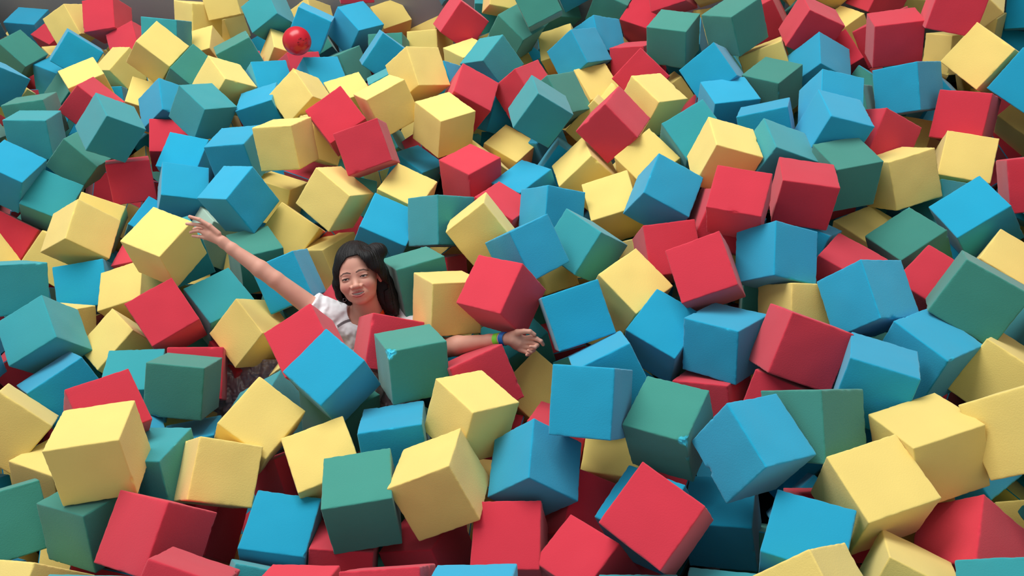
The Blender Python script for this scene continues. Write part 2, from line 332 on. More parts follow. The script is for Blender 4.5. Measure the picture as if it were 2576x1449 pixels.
("y",-0.191,3.463,0.915,-0.1048,0.4672,0.8752,-0.0694,0.208,0.205,0.200,1,"yellow foam cube at 43 percent across, 21 percent down the photo"),
("b",0.062,3.832,0.708,-0.5193,0.7618,-0.0170,-0.3869,0.201,0.204,0.201,1,"blue foam cube between red left and teal right, top centre"),
("y",0.093,3.569,0.597,-0.1553,0.3438,0.9256,0.0301,0.203,0.200,0.198,1,"yellow foam cube at 49 percent across, 27 percent down the photo"),
("y",-0.056,3.356,0.674,0.7567,-0.3744,0.2694,-0.4634,0.201,0.201,0.202,-1,"yellow foam cube between blue left and yellow right, blue above, upper centre"),
("r",-0.098,3.114,0.835,-0.0186,0.4299,0.9011,-0.0529,0.200,0.194,0.197,1,"red foam cube between blue left and yellow right, upper centre"),
("b",-0.390,3.519,0.624,-0.2204,0.3424,0.9060,-0.1161,0.189,0.192,0.195,1,"blue foam cube between red left and red right, upper centre"),
("t",0.259,3.283,1.010,0.6266,-0.3103,-0.2618,0.6652,0.198,0.196,0.199,-1,"teal foam cube between blue left and green right, top centre"),
("b",0.335,3.256,0.693,0.6124,-0.4175,-0.1439,0.6558,0.200,0.200,0.200,-1,"blue foam cube between blue left and yellow right, upper centre"),
("y",0.547,3.490,0.744,-0.2178,-0.2849,-0.4610,0.8117,0.204,0.204,0.201,-1,"yellow foam cube between green left and red right, upper centre"),
("r",0.561,3.113,0.987,-0.2813,0.8151,0.4451,-0.2416,0.200,0.202,0.199,1,"red foam cube between yellow left and yellow right, upper centre"),
("y",0.415,3.049,0.795,0.6459,-0.2727,-0.1898,0.6873,0.200,0.199,0.200,-1,"yellow foam cube between blue left and yellow right, yellow above, upper centre"),
("y",0.676,2.947,0.848,-0.2029,0.9440,0.2276,0.1258,0.200,0.200,0.200,1,"yellow foam cube between yellow left and teal right, upper right"),
("b",0.137,3.030,0.754,0.4431,-0.0884,0.0143,0.8920,0.199,0.200,0.200,-1,"blue foam cube between red left and blue right, upper centre"),
("t",0.878,2.965,0.945,-0.2623,0.9475,0.1606,0.0877,0.206,0.201,0.201,1,"teal foam cube between yellow left and yellow right, upper right"),
("y",0.927,2.699,1.023,-0.1550,0.7333,0.6479,-0.1361,0.200,0.201,0.205,1,"yellow foam cube between teal left and teal right, upper right"),
("b",1.183,2.911,0.967,0.0960,0.1851,0.9566,-0.2035,0.208,0.201,0.201,1,"blue foam cube between blue left and blue right, upper right"),
("b",1.385,2.736,1.047,-0.1486,0.7325,0.6534,-0.1200,0.195,0.192,0.199,1,"blue foam cube between blue left and red right, upper far right"),
("t",1.133,2.669,0.993,-0.2021,0.7062,0.6595,-0.1596,0.196,0.204,0.201,1,"teal foam cube between yellow left and green right, upper right"),
("g",1.355,2.534,0.968,-0.0029,0.6714,0.7402,-0.0350,0.195,0.190,0.198,1,"green foam cube between red left and yellow right, upper far right"),
("r",1.632,2.812,0.887,-0.4283,0.8494,-0.1863,-0.2459,0.202,0.200,0.200,1,"red foam cube between blue left and yellow right, upper far right"),
("y",1.925,3.041,0.672,0.3289,-0.2209,-0.3888,0.8318,0.198,0.199,0.199,-1,"yellow foam cube between red left and yellow right, upper far right"),
("r",2.024,2.854,0.896,0.2946,-0.2380,-0.3945,0.8372,0.203,0.201,0.201,-1,"red foam cube between yellow left and yellow right, yellow above, top far right"),
("y",1.929,2.653,0.806,-0.2640,0.9317,-0.2481,0.0270,0.197,0.201,0.200,1,"yellow foam cube between yellow left and red right, upper far right"),
("y",1.608,2.557,0.880,0.9602,-0.2642,-0.0313,0.0857,0.203,0.203,0.198,-1,"yellow foam cube between green left and yellow right, upper far right"),
("y",2.444,2.985,0.698,0.8003,0.2489,-0.0361,-0.5443,0.202,0.201,0.201,-1,"yellow foam cube between red left and nothing right, upper far right"),
("r",1.981,2.304,0.961,-0.2331,0.5193,-0.3738,0.7324,0.200,0.200,0.200,1,"red foam cube between yellow left and nothing right, upper far right"),
("t",1.797,2.485,0.715,-0.2797,0.9404,-0.0484,-0.1870,0.200,0.200,0.200,1,"teal foam cube between yellow left and blue right, upper far right"),
("t",-2.172,3.548,0.791,-0.3248,0.7535,0.5668,-0.0734,0.217,0.209,0.205,1,"teal foam cube between blue left and yellow right, upper far left"),
("r",-1.773,3.590,0.823,-0.5211,0.8306,0.0637,-0.1857,0.199,0.200,0.200,1,"red foam cube between green left and blue right, upper far left"),
("b",-1.477,3.389,0.827,-0.2794,0.6373,0.7134,-0.0827,0.197,0.209,0.199,1,"blue foam cube between red left and blue right, blue above, upper far left"),
("b",-1.662,3.326,0.683,-0.2780,0.7675,0.5526,-0.1685,0.200,0.200,0.200,1,"blue foam cube between yellow left and teal right, upper far left"),
("y",-1.912,3.358,0.761,0.1371,0.2547,-0.2881,0.9129,0.203,0.201,0.201,-1,"yellow foam cube between yellow left and blue right, upper far left"),
("y",-1.864,3.097,0.887,-0.4720,0.5987,0.6042,-0.2316,0.207,0.208,0.206,1,"yellow foam cube between yellow left and yellow right, middle far left"),
("y",-1.353,2.720,1.029,-0.0653,0.2764,0.9561,0.0722,0.196,0.201,0.201,1,"yellow foam cube between red left and teal right, middle far left"),
("r",-2.379,3.433,0.693,0.2468,0.2303,-0.3330,0.8804,0.200,0.201,0.200,-1,"red foam cube between yellow left and yellow right, middle far left"),
("y",-2.420,3.198,0.745,0.1470,0.8055,-0.1596,-0.5515,0.200,0.200,0.200,1,"yellow foam cube between nothing left and red right, middle far left"),
("y",-2.140,3.258,0.665,-0.4162,-0.0572,-0.4412,0.7930,0.200,0.200,0.200,-1,"yellow foam cube between red left and yellow right, middle far left"),
("r",-1.608,3.058,0.723,0.0578,0.7906,0.5950,0.1324,0.200,0.200,0.200,1,"red foam cube between blue left and yellow right, middle far left"),
("m",-1.350,3.191,0.676,0.4609,-0.2051,-0.2427,0.8286,0.199,0.200,0.195,-1,"pale mint foam cube between teal left and green right, middle left"),
("b",-1.126,3.090,0.945,0.8722,-0.0557,-0.1161,0.4720,0.205,0.196,0.212,-1,"blue foam cube with blue left, yellow right, blue above, pale mint below, upper left"),
("g",-1.089,2.882,0.757,0.5270,0.0654,0.1116,0.8400,0.198,0.188,0.200,-1,"green foam cube between pale mint left and blue right, middle left"),
("y",-1.060,3.396,0.697,0.2028,0.9502,-0.1649,-0.1699,0.201,0.200,0.201,1,"yellow foam cube between blue left and yellow right, upper left"),
("y",-0.705,3.041,0.899,0.4244,0.0074,-0.4694,0.7743,0.206,0.196,0.197,-1,"yellow foam cube between yellow left and yellow right, upper left"),
("y",-0.967,3.113,0.683,0.3396,0.1692,-0.3437,0.8590,0.212,0.201,0.202,-1,"yellow foam cube between green left and yellow right, middle left"),
("y",-0.789,2.974,0.600,0.8889,-0.2104,0.0145,0.4068,0.196,0.197,0.205,-1,"yellow foam cube between blue left and blue right, middle left"),
("b",-0.502,2.858,0.809,-0.2465,0.7884,0.5554,-0.0958,0.201,0.211,0.202,1,"blue foam cube between yellow left and teal right, middle left"),
("y",-0.411,3.058,0.812,-0.1629,0.8451,0.4991,-0.1009,0.200,0.201,0.200,1,"yellow foam cube between yellow left and teal right, upper left"),
("g",-0.368,2.471,0.844,0.1148,0.5372,0.8171,-0.1751,0.199,0.201,0.199,1,"green foam cube between yellow left and red right, middle centre"),
("t",-0.247,2.782,0.873,0.0751,0.3885,0.8449,-0.3601,0.202,0.202,0.205,1,"teal foam cube between yellow left and yellow right, upper centre"),
("y",-0.082,2.597,0.940,0.6504,-0.3344,-0.0205,0.6817,0.198,0.193,0.199,-1,"yellow foam cube between teal left and red right, upper centre"),
("r",-0.003,2.837,0.794,0.0823,0.9229,-0.3278,-0.1842,0.200,0.200,0.200,1,"red foam cube between yellow left and blue right, upper centre"),
("b",0.212,2.711,0.872,0.0810,0.4746,0.7833,-0.3933,0.194,0.193,0.198,1,"blue foam cube between red left and yellow right, upper centre"),
("y",0.484,2.758,0.807,-0.0068,0.7053,0.6899,0.1632,0.200,0.201,0.200,1,"yellow foam cube between blue left and blue right, upper centre"),
("b",0.078,2.381,0.976,0.2714,0.4109,0.8399,-0.2283,0.194,0.189,0.199,1,"blue foam cube between yellow left and teal right, middle centre"),
("t",0.305,2.452,0.888,0.4615,-0.1663,-0.3106,0.8142,0.203,0.192,0.201,-1,"teal foam cube between blue left and yellow right, middle centre"),
("r",-0.309,2.657,0.667,-0.3931,0.7291,0.2087,-0.5200,0.200,0.200,0.200,1,"red foam cube between green left and red right, middle centre"),
("b",0.653,2.598,0.960,-0.2989,0.8152,0.4955,-0.0245,0.201,0.205,0.200,1,"blue foam cube between yellow left and red right, upper right"),
("r",0.862,2.314,1.094,0.0320,0.2508,0.9497,0.1850,0.195,0.179,0.189,1,"red foam cube between red left and red right, upper right"),
("r",1.138,2.400,1.019,-0.0082,0.8012,0.5872,-0.1153,0.194,0.204,0.181,1,"red foam cube between red left and green right, upper right"),
("r",0.849,2.462,0.893,-0.1647,-0.4505,0.2627,0.8372,0.200,0.200,0.200,-1,"red foam cube between blue left and teal right, upper right"),
("t",0.985,2.738,0.653,0.8255,-0.4399,0.2518,-0.2483,0.199,0.200,0.200,1,"teal foam cube between red left and blue right, upper right"),
("r",0.613,2.369,0.858,-0.3094,0.9498,0.0007,-0.0462,0.203,0.200,0.201,1,"red foam cube between yellow left and red right, middle right"),
("y",0.591,2.548,0.677,0.2331,-0.5855,-0.3322,0.7018,0.200,0.200,0.200,-1,"yellow foam cube between teal left and red right, middle right"),
("b",0.944,2.128,0.974,0.7715,-0.1839,-0.4543,0.4056,0.195,0.201,0.196,-1,"blue foam cube between red left and blue right, middle right"),
("b",1.139,2.352,0.798,0.3596,0.1594,0.2240,0.8917,0.200,0.200,0.200,-1,"blue foam cube between blue left and yellow right, middle right"),
("y",1.455,2.430,0.670,0.0444,0.9836,0.1734,-0.0227,0.201,0.200,0.200,1,"yellow foam cube between blue left and green right, middle far right"),
("g",1.523,2.244,0.776,0.1565,0.5991,0.7817,0.0746,0.203,0.205,0.201,1,"green foam cube between yellow left and blue right, middle far right"),
("b",1.763,2.253,0.863,0.1894,0.6621,0.7019,0.1818,0.198,0.207,0.201,1,"blue foam cube between teal left and blue right, upper far right"),
("b",2.207,2.547,0.647,-0.1557,0.6738,-0.5064,0.5151,0.200,0.200,0.200,1,"blue foam cube between blue left and teal right, upper far right"),
("t",2.175,2.363,0.770,0.2316,0.8768,-0.0387,0.4197,0.195,0.199,0.199,1,"teal foam cube between blue left and nothing right, upper far right"),
("y",1.731,1.997,0.823,-0.1143,0.9293,0.3458,-0.0612,0.200,0.200,0.200,1,"yellow foam cube between green left and nothing right, middle far right"),
("r",1.211,2.132,0.813,0.0453,0.9113,-0.3874,-0.1321,0.200,0.200,0.200,1,"red foam cube between blue left and green right, yellow above, middle far right"),
("r",1.470,1.983,0.815,-0.1160,0.8752,-0.4691,-0.0210,0.201,0.201,0.201,1,"red foam cube between blue left and green right, green above, middle far right"),
("t",-1.967,2.646,1.016,-0.1310,0.4422,-0.4266,0.7780,0.200,0.200,0.200,-1,"teal foam cube between yellow left and yellow right, middle far left"),
("b",-1.871,2.941,0.707,-0.0349,0.0511,-0.3316,0.9414,0.215,0.203,0.203,-1,"blue foam cube between yellow left and yellow right, middle far left"),
("y",-1.608,2.775,0.758,0.0862,-0.0127,0.9885,0.1234,0.200,0.200,0.198,1,"yellow foam cube between blue left and teal right, middle far left"),
("y",-1.907,2.653,0.744,-0.2006,0.5627,-0.4114,0.6884,0.200,0.200,0.200,-1,"yellow foam cube between teal left and yellow right, middle far left"),
("y",-1.602,2.485,0.733,0.4300,-0.0897,-0.1589,0.8842,0.201,0.202,0.200,-1,"yellow foam cube between yellow left and red right, lower far left"),
("r",-1.362,2.464,0.869,-0.2218,0.4692,0.8429,0.1423,0.208,0.198,0.202,1,"red foam cube between yellow left and teal right, middle far left"),
("t",-1.403,2.917,0.841,0.3930,0.6046,-0.3442,0.6012,0.200,0.200,0.200,-1,"teal foam cube between yellow left and pale mint right, middle far left"),
("t",-1.830,2.449,0.900,0.5688,0.0709,-0.2317,0.7860,0.202,0.212,0.206,-1,"teal foam cube between blue left and yellow right, middle far left"),
("b",-2.047,2.270,1.000,0.1542,0.8186,-0.2547,0.4911,0.200,0.200,0.200,-1,"blue foam cube between nothing left and teal right, lower far left"),
("t",-1.211,2.604,0.759,-0.2113,0.4336,0.8759,0.0117,0.199,0.205,0.200,1,"teal foam cube between red left and yellow right, middle left"),
("y",-1.053,2.428,0.753,0.4879,-0.0187,-0.3826,0.7844,0.193,0.194,0.198,-1,"yellow foam cube between teal left and red right, middle left"),
("r",-0.732,2.061,0.985,-0.1684,-0.1064,-0.1992,0.9595,0.192,0.192,0.196,-1,"red foam cube between yellow left and red right, middle left"),
("y",-0.833,2.264,0.682,0.8646,-0.0409,-0.3929,-0.3106,0.200,0.200,0.200,-1,"yellow foam cube between red left and blue right, red above, lower left"),
("r",-0.716,2.500,0.658,-0.2244,-0.2623,-0.0026,0.9385,0.200,0.200,0.200,-1,"red foam cube between red left and red right, middle left"),
("b",-0.893,2.610,0.839,-0.0903,-0.0812,-0.4274,0.8959,0.188,0.200,0.197,-1,"blue foam cube between green left and yellow right, middle left"),
("r",-1.264,2.278,0.725,0.0263,0.1450,-0.3292,0.9327,0.204,0.200,0.200,-1,"red foam cube between green left and red right, lower far left"),
("r",-0.489,2.146,0.844,-0.3321,0.9036,-0.0631,-0.2633,0.196,0.199,0.199,1,"red foam cube between red left and green right, middle left"),
("g",-0.382,1.952,0.939,0.0872,0.5720,0.7872,-0.2135,0.199,0.203,0.192,1,"green foam cube between red left and red right, lower left"),
("y",-0.249,2.264,0.897,0.0559,0.5442,0.7893,-0.2788,0.200,0.199,0.200,1,"yellow foam cube between green left and red right, middle centre"),
("r",-0.041,2.161,0.982,0.1398,0.3135,0.9261,0.1566,0.197,0.199,0.200,1,"red foam cube between yellow left and yellow right, middle centre"),
("t",-0.018,2.246,0.614,0.0545,-0.2317,0.9708,0.0295,0.202,0.202,0.200,1,"teal foam cube between red left and blue right, middle centre"),
("r",-0.167,1.913,0.829,-0.1756,0.1035,-0.4023,0.8925,0.202,0.200,0.201,-1,"red foam cube between green left and yellow right, lower centre"),
("b",0.204,2.029,0.956,-0.3785,0.9223,0.0761,0.0180,0.204,0.193,0.199,1,"blue foam cube between teal left and yellow right, middle centre"),
("y",0.125,2.540,0.722,0.8691,0.3452,0.2959,0.1946,0.200,0.200,0.200,-1,"yellow foam cube between red left and teal right, middle centre"),
("b",0.272,1.765,0.919,0.6370,-0.3090,0.1081,0.6979,0.200,0.200,0.200,-1,"blue foam cube between yellow left and blue right, lower centre"),
("y",0.423,2.196,0.852,-0.1859,0.4543,0.8680,0.0755,0.200,0.201,0.200,1,"yellow foam cube between blue left and red right, middle right"),
("r",0.679,2.085,0.995,0.1804,0.0076,0.9536,0.2408,0.197,0.201,0.203,1,"red foam cube between red left and blue right, middle right"),
("b",0.502,1.980,0.825,-0.0543,0.3806,0.9165,0.1106,0.199,0.206,0.202,1,"blue foam cube between blue left and blue right, middle right"),
("b",0.681,1.850,0.892,0.0309,0.4003,0.8888,-0.2210,0.205,0.200,0.189,1,"blue foam cube between blue left and red right, middle right"),
("r",0.873,1.706,0.974,0.4656,-0.5240,-0.1489,0.6975,0.200,0.202,0.210,-1,"red foam cube between blue left and blue right, middle right"),
("g",0.961,2.188,0.683,0.1414,-0.0720,-0.5121,0.8441,0.200,0.200,0.200,-1,"green foam cube between red left and yellow right, middle right"),
("y",0.984,1.970,0.838,-0.3834,0.9065,-0.0297,-0.1741,0.200,0.204,0.201,1,"yellow foam cube between green left and blue right, middle right"),
("b",1.163,1.862,0.972,0.6725,-0.1997,-0.4953,0.5124,0.205,0.196,0.198,-1,"blue foam cube between yellow left and red right, middle far right"),
("b",1.262,1.640,0.905,-0.1032,0.5265,0.8357,-0.1172,0.203,0.200,0.201,1,"blue foam cube between blue left and yellow right, lower far right"),
("g",1.475,1.770,0.995,-0.2853,-0.3686,-0.3110,0.8283,0.201,0.216,0.203,-1,"green foam cube between red left and yellow right, middle far right"),
("t",1.697,1.661,0.786,0.0290,-0.4995,0.2379,0.8325,0.200,0.200,0.200,-1,"teal foam cube between yellow left and nothing right, lower far right"),
("t",-1.446,2.186,0.809,-0.0084,0.9928,0.0211,-0.1179,0.199,0.200,0.200,1,"teal foam cube between blue left and green right, lower far left"),
("b",-1.736,2.228,0.802,-0.2981,0.2074,-0.5024,0.7847,0.219,0.205,0.203,-1,"blue foam cube between yellow left and red right, lower far left"),
("y",-1.803,1.982,0.925,0.2927,0.3403,-0.3240,0.8328,0.205,0.202,0.201,-1,"yellow foam cube between nothing left and blue right, lower far left"),
("y",-1.652,1.826,0.790,0.0991,0.8302,0.5093,-0.2040,0.200,0.202,0.204,1,"yellow foam cube between nothing left and yellow right, bottom far left"),
("r",-1.335,1.799,1.098,0.4748,0.3017,0.0063,0.8267,0.190,0.192,0.194,-1,"red foam cube between blue left and green right, lower far left"),
("y",-1.264,1.584,1.186,-0.0479,-0.0435,0.9877,-0.1423,0.205,0.203,0.196,1,"yellow foam cube between yellow left and blue right, lower far left"),
("g",-1.222,2.079,0.885,-0.1277,0.0387,0.9389,-0.3171,0.203,0.197,0.190,1,"green foam cube between teal left and red right, lower far left"),
("b",-1.237,1.928,0.672,-0.0748,0.0320,0.2541,0.9638,0.201,0.200,0.200,-1,"blue foam cube between teal left and yellow right, lower far left"),
("t",-1.215,1.655,0.963,0.7588,-0.1276,0.1606,0.6181,0.203,0.200,0.206,-1,"teal foam cube between yellow left and blue right, bottom far left"),
("b",-1.398,1.852,0.875,-0.1318,0.4289,0.1029,0.8877,0.203,0.202,0.203,-1,"blue foam cube between yellow left and blue right, lower far left"),
("y",-0.892,1.778,0.952,-0.2679,0.2949,0.9106,0.1096,0.189,0.201,0.197,1,"yellow foam cube between blue left and green right, lower left"),
("b",-0.641,1.894,0.994,-0.0385,0.4167,0.8978,0.1372,0.193,0.200,0.197,1,"blue foam cube between yellow left and green right, lower left"),
("t",-0.955,2.007,0.729,-0.4912,0.4456,-0.3062,0.6829,0.200,0.200,0.200,-1,"teal foam cube between red left and green right, lower left"),
("g",-0.676,1.923,0.765,-0.5261,0.7272,-0.3371,0.2841,0.206,0.205,0.201,1,"green foam cube between teal left and blue right, lower left"),
("y",-0.687,1.631,0.874,-0.1520,0.0550,-0.1094,0.9808,0.204,0.198,0.200,-1,"yellow foam cube between red left and blue right, green above, lower left"),
("b",-0.454,1.669,0.873,-0.0202,-0.0120,0.9672,-0.2528,0.203,0.203,0.201,1,"blue foam cube between yellow left and yellow right, lower left"),
("r",-0.850,1.720,0.702,0.2135,0.3005,0.8668,-0.3358,0.200,0.200,0.202,1,"red foam cube between yellow left and yellow right, bottom left"),
("y",0.027,2.003,0.602,-0.1026,0.4249,0.8787,0.1921,0.199,0.205,0.201,1,"yellow foam cube between red left and blue right, lower centre"),
("b",0.179,1.564,1.060,0.1760,-0.1416,-0.3198,0.9202,0.191,0.207,0.198,-1,"blue foam cube between yellow left and green right, lower centre"),
("y",0.246,1.582,0.712,-0.0573,0.8132,0.5761,0.0587,0.200,0.200,0.200,1,"yellow foam cube between red left and green right, bottom centre"),
("r",0.058,1.696,0.689,0.2374,-0.0405,-0.4812,0.8429,0.200,0.200,0.200,-1,"red foam cube between yellow left and yellow right, lower centre"),
("g",0.401,1.498,0.953,0.0688,0.3072,0.9492,-0.0052,0.200,0.200,0.200,1,"green foam cube between yellow left and red right, lower right"),
("r",0.618,1.744,0.720,0.1782,-0.2809,-0.4536,0.8268,0.200,0.200,0.200,-1,"red foam cube between green left and red right, lower right"),
("r",0.800,1.617,0.798,-0.3573,-0.3742,-0.1746,0.8377,0.200,0.200,0.200,-1,"red foam cube between red left and green right, lower right"),
("b",0.587,1.318,1.050,-0.2159,0.5752,0.7830,-0.0970,0.202,0.196,0.200,1,"blue foam cube between green left and green right, lower right"),
("g",0.793,1.387,1.007,0.2141,-0.3986,-0.2696,0.8500,0.204,0.202,0.202,-1,"green foam cube between red left and blue right, lower right"),
("b",1.028,1.513,0.982,0.9443,-0.1853,0.1147,-0.2467,0.197,0.203,0.206,-1,"blue foam cube between green left and blue right, lower far right"),
("y",1.487,1.544,0.845,-0.2154,-0.4405,-0.1848,0.8517,0.204,0.204,0.202,-1,"yellow foam cube between blue left and teal right, lower far right"),
("y",1.071,1.259,0.987,0.1737,0.6403,0.7375,-0.1264,0.210,0.211,0.197,1,"yellow foam cube between green left and blue right, lower far right"),
("y",1.301,1.211,1.091,-0.2603,0.8216,-0.0868,0.4998,0.204,0.211,0.204,1,"yellow foam cube between yellow left and nothing right, lower far right"),
("r",-1.180,2.451,0.558,0.4368,-0.1316,-0.5256,0.7181,0.200,0.201,0.202,-1,"red foam cube between red left and yellow right, lower left"),
("y",-0.198,1.668,0.956,-0.1013,0.4700,0.8456,-0.2322,0.201,0.189,0.198,1,"yellow foam cube between blue left and yellow right, lower centre"),
("g",-1.610,1.521,1.011,-0.1533,0.2498,-0.3536,0.8883,0.200,0.202,0.200,-1,"green foam cube between nothing left and green right, bottom far left"),
("g",-1.339,1.474,1.008,0.0030,0.2453,0.9391,-0.2405,0.200,0.190,0.187,1,"green foam cube between green left and red right, bottom far left"),
("r",-1.108,1.356,1.048,0.2243,-0.5126,0.8273,0.0501,0.202,0.193,0.196,1,"red foam cube between green left and red right, bottom far left"),
("r",-0.960,1.094,1.132,0.1270,0.6513,0.5726,-0.4815,0.199,0.191,0.198,1,"red foam cube between teal left and teal right, bottom far left"),
("y",-1.450,1.228,1.021,-0.0046,0.2234,0.7836,-0.5797,0.200,0.200,0.200,1,"yellow foam cube between nothing left and teal right, bottom far left"),
("t",-1.210,1.079,1.138,0.4088,0.8807,0.1256,-0.2038,0.203,0.200,0.200,1,"teal foam cube between yellow left and red right, bottom far left"),
("r",-1.155,1.605,0.703,0.6989,0.2254,0.6786,0.0140,0.200,0.200,0.200,-1,"red foam cube between red left and blue right, bottom far left"),
("y",-1.000,1.602,0.967,-0.2598,0.9053,-0.0397,-0.3339,0.195,0.188,0.197,1,"yellow foam cube between teal left and red right, bottom left"),
("b",-0.822,1.414,0.832,-0.1269,0.0900,0.9877,-0.0141,0.196,0.203,0.200,1,"blue foam cube between red left and red right, bottom left"),
("g",-0.543,1.426,0.953,0.0339,0.6877,0.7207,-0.0809,0.204,0.201,0.197,1,"green foam cube between red left and yellow right, bottom left"),
("r",-0.649,1.340,0.752,-0.1286,0.0292,0.9471,-0.2926,0.190,0.198,0.199,1,"red foam cube between blue left and red right, bottom left"),
("r",-0.685,1.029,1.063,0.2671,0.9515,-0.1491,0.0325,0.200,0.200,0.200,1,"red foam cube between teal left and red right, bottom left"),
("r",-0.433,1.003,1.092,0.0542,-0.0135,-0.2564,0.9650,0.201,0.200,0.200,-1,"red foam cube between red left and blue right, bottom left"),
("t",-0.845,1.179,0.902,0.8404,-0.4677,0.2569,0.0946,0.201,0.200,0.201,-1,"teal foam cube between red left and red right, bottom left"),
("y",-0.306,1.430,0.966,0.1629,0.0489,0.9621,-0.2132,0.203,0.210,0.197,1,"yellow foam cube between green left and blue right, bottom centre"),
("b",-0.023,1.466,0.903,0.7377,-0.2582,-0.2630,0.5657,0.199,0.194,0.195,-1,"blue foam cube between yellow left and red right, bottom centre"),
("r",-0.130,1.266,0.828,0.0594,-0.6375,0.7669,0.0448,0.202,0.196,0.200,1,"red foam cube between red left and red right, blue above, bottom centre"),
("r",-0.395,1.369,0.671,0.1377,0.1901,0.9482,-0.2139,0.199,0.197,0.199,1,"red foam cube between red left and red right, yellow above, bottom centre"),
("b",-0.223,0.916,1.142,0.0749,0.0286,0.3696,0.9257,0.202,0.200,0.200,-1,"blue foam cube between red left and red right, bottom centre"),
("r",0.084,1.135,0.863,0.1877,0.4256,0.8849,0.0214,0.198,0.169,0.195,1,"red foam cube between red left and red right, red above, bottom centre"),
("r",0.098,1.410,0.710,-0.1943,0.9252,-0.1528,-0.2879,0.199,0.200,0.200,1,"red foam cube between blue left and blue right, bottom centre"),
("b",0.284,1.273,0.833,0.1122,0.9111,0.3848,0.0964,0.198,0.200,0.200,1,"blue foam cube between red left and red right, bottom right"),
("r",0.276,1.141,1.054,0.0436,0.4233,0.8831,0.1976,0.197,0.196,0.198,1,"red foam cube between blue left and blue right, bottom right"),
("b",0.526,1.322,0.663,0.0676,0.1892,0.9745,-0.0999,0.207,0.198,0.197,1,"blue foam cube between red left and blue right, bottom right"),
("b",0.642,1.031,0.969,0.0302,0.8743,0.4844,0.0005,0.198,0.199,0.200,1,"blue foam cube between blue left and yellow right, bottom right"),
("t",0.388,0.878,0.950,0.2670,0.9483,-0.1716,0.0037,0.200,0.200,0.200,1,"teal foam cube between teal left and yellow right, bottom right"),
("t",0.168,0.884,1.000,0.2996,0.9482,-0.1057,-0.0056,0.200,0.200,0.200,1,"teal foam cube between blue left and teal right, bottom right"),
("r",0.825,1.249,0.682,-0.6025,0.3590,0.2653,0.6616,0.200,0.200,0.200,-1,"red foam cube between blue left and yellow right, bottom far right"),
("y",0.870,1.154,0.978,-0.0534,0.6387,0.7672,0.0247,0.201,0.212,0.208,1,"yellow foam cube between red left and blue right, bottom far right"),
("y",0.562,0.825,1.128,0.2781,0.2334,0.7720,-0.5218,0.200,0.200,0.200,1,"yellow foam cube between teal left and yellow right, bottom right"),
("y",0.844,0.897,0.945,-0.4320,0.8416,-0.3229,0.0281,0.185,0.192,0.196,-1,"yellow foam cube between yellow left and red right, bottom far right"),
("r",1.099,1.009,0.851,0.2647,-0.4064,0.0989,0.8689,0.200,0.200,0.200,-1,"red foam cube between yellow left and yellow right, bottom far right"),
("y",1.405,1.120,0.642,-0.2067,0.9627,-0.0927,0.1478,0.193,0.199,0.198,1,"yellow foam cube between red left and teal right, bottom far right"),
("t",1.032,0.749,1.081,-0.0911,0.8599,-0.2125,0.4551,0.200,0.200,0.200,1,"teal foam cube with yellow left, nothing right, yellow above, nothing below, bottom far right"),
("b",1.312,1.377,0.655,0.9345,0.2133,0.1907,0.2119,0.200,0.200,0.200,-1,"blue foam cube between yellow left and teal right, bottom far right"),
("t",1.405,1.015,0.907,0.1508,0.8183,0.0091,0.5545,0.200,0.200,0.200,1,"teal foam cube with yellow left, nothing right, yellow above, teal below, bottom far right"),
]

BITES = {
  215: ((0, 0, 0, 0.034, 1.0),),
  255: ((0, 0, 0, 0.024, 1.0),),
  182: ((0.5, 0, 0, 0.016, 0.5),),
  258: ((0.5, 0, 1, 0.016, 0.3),),
}

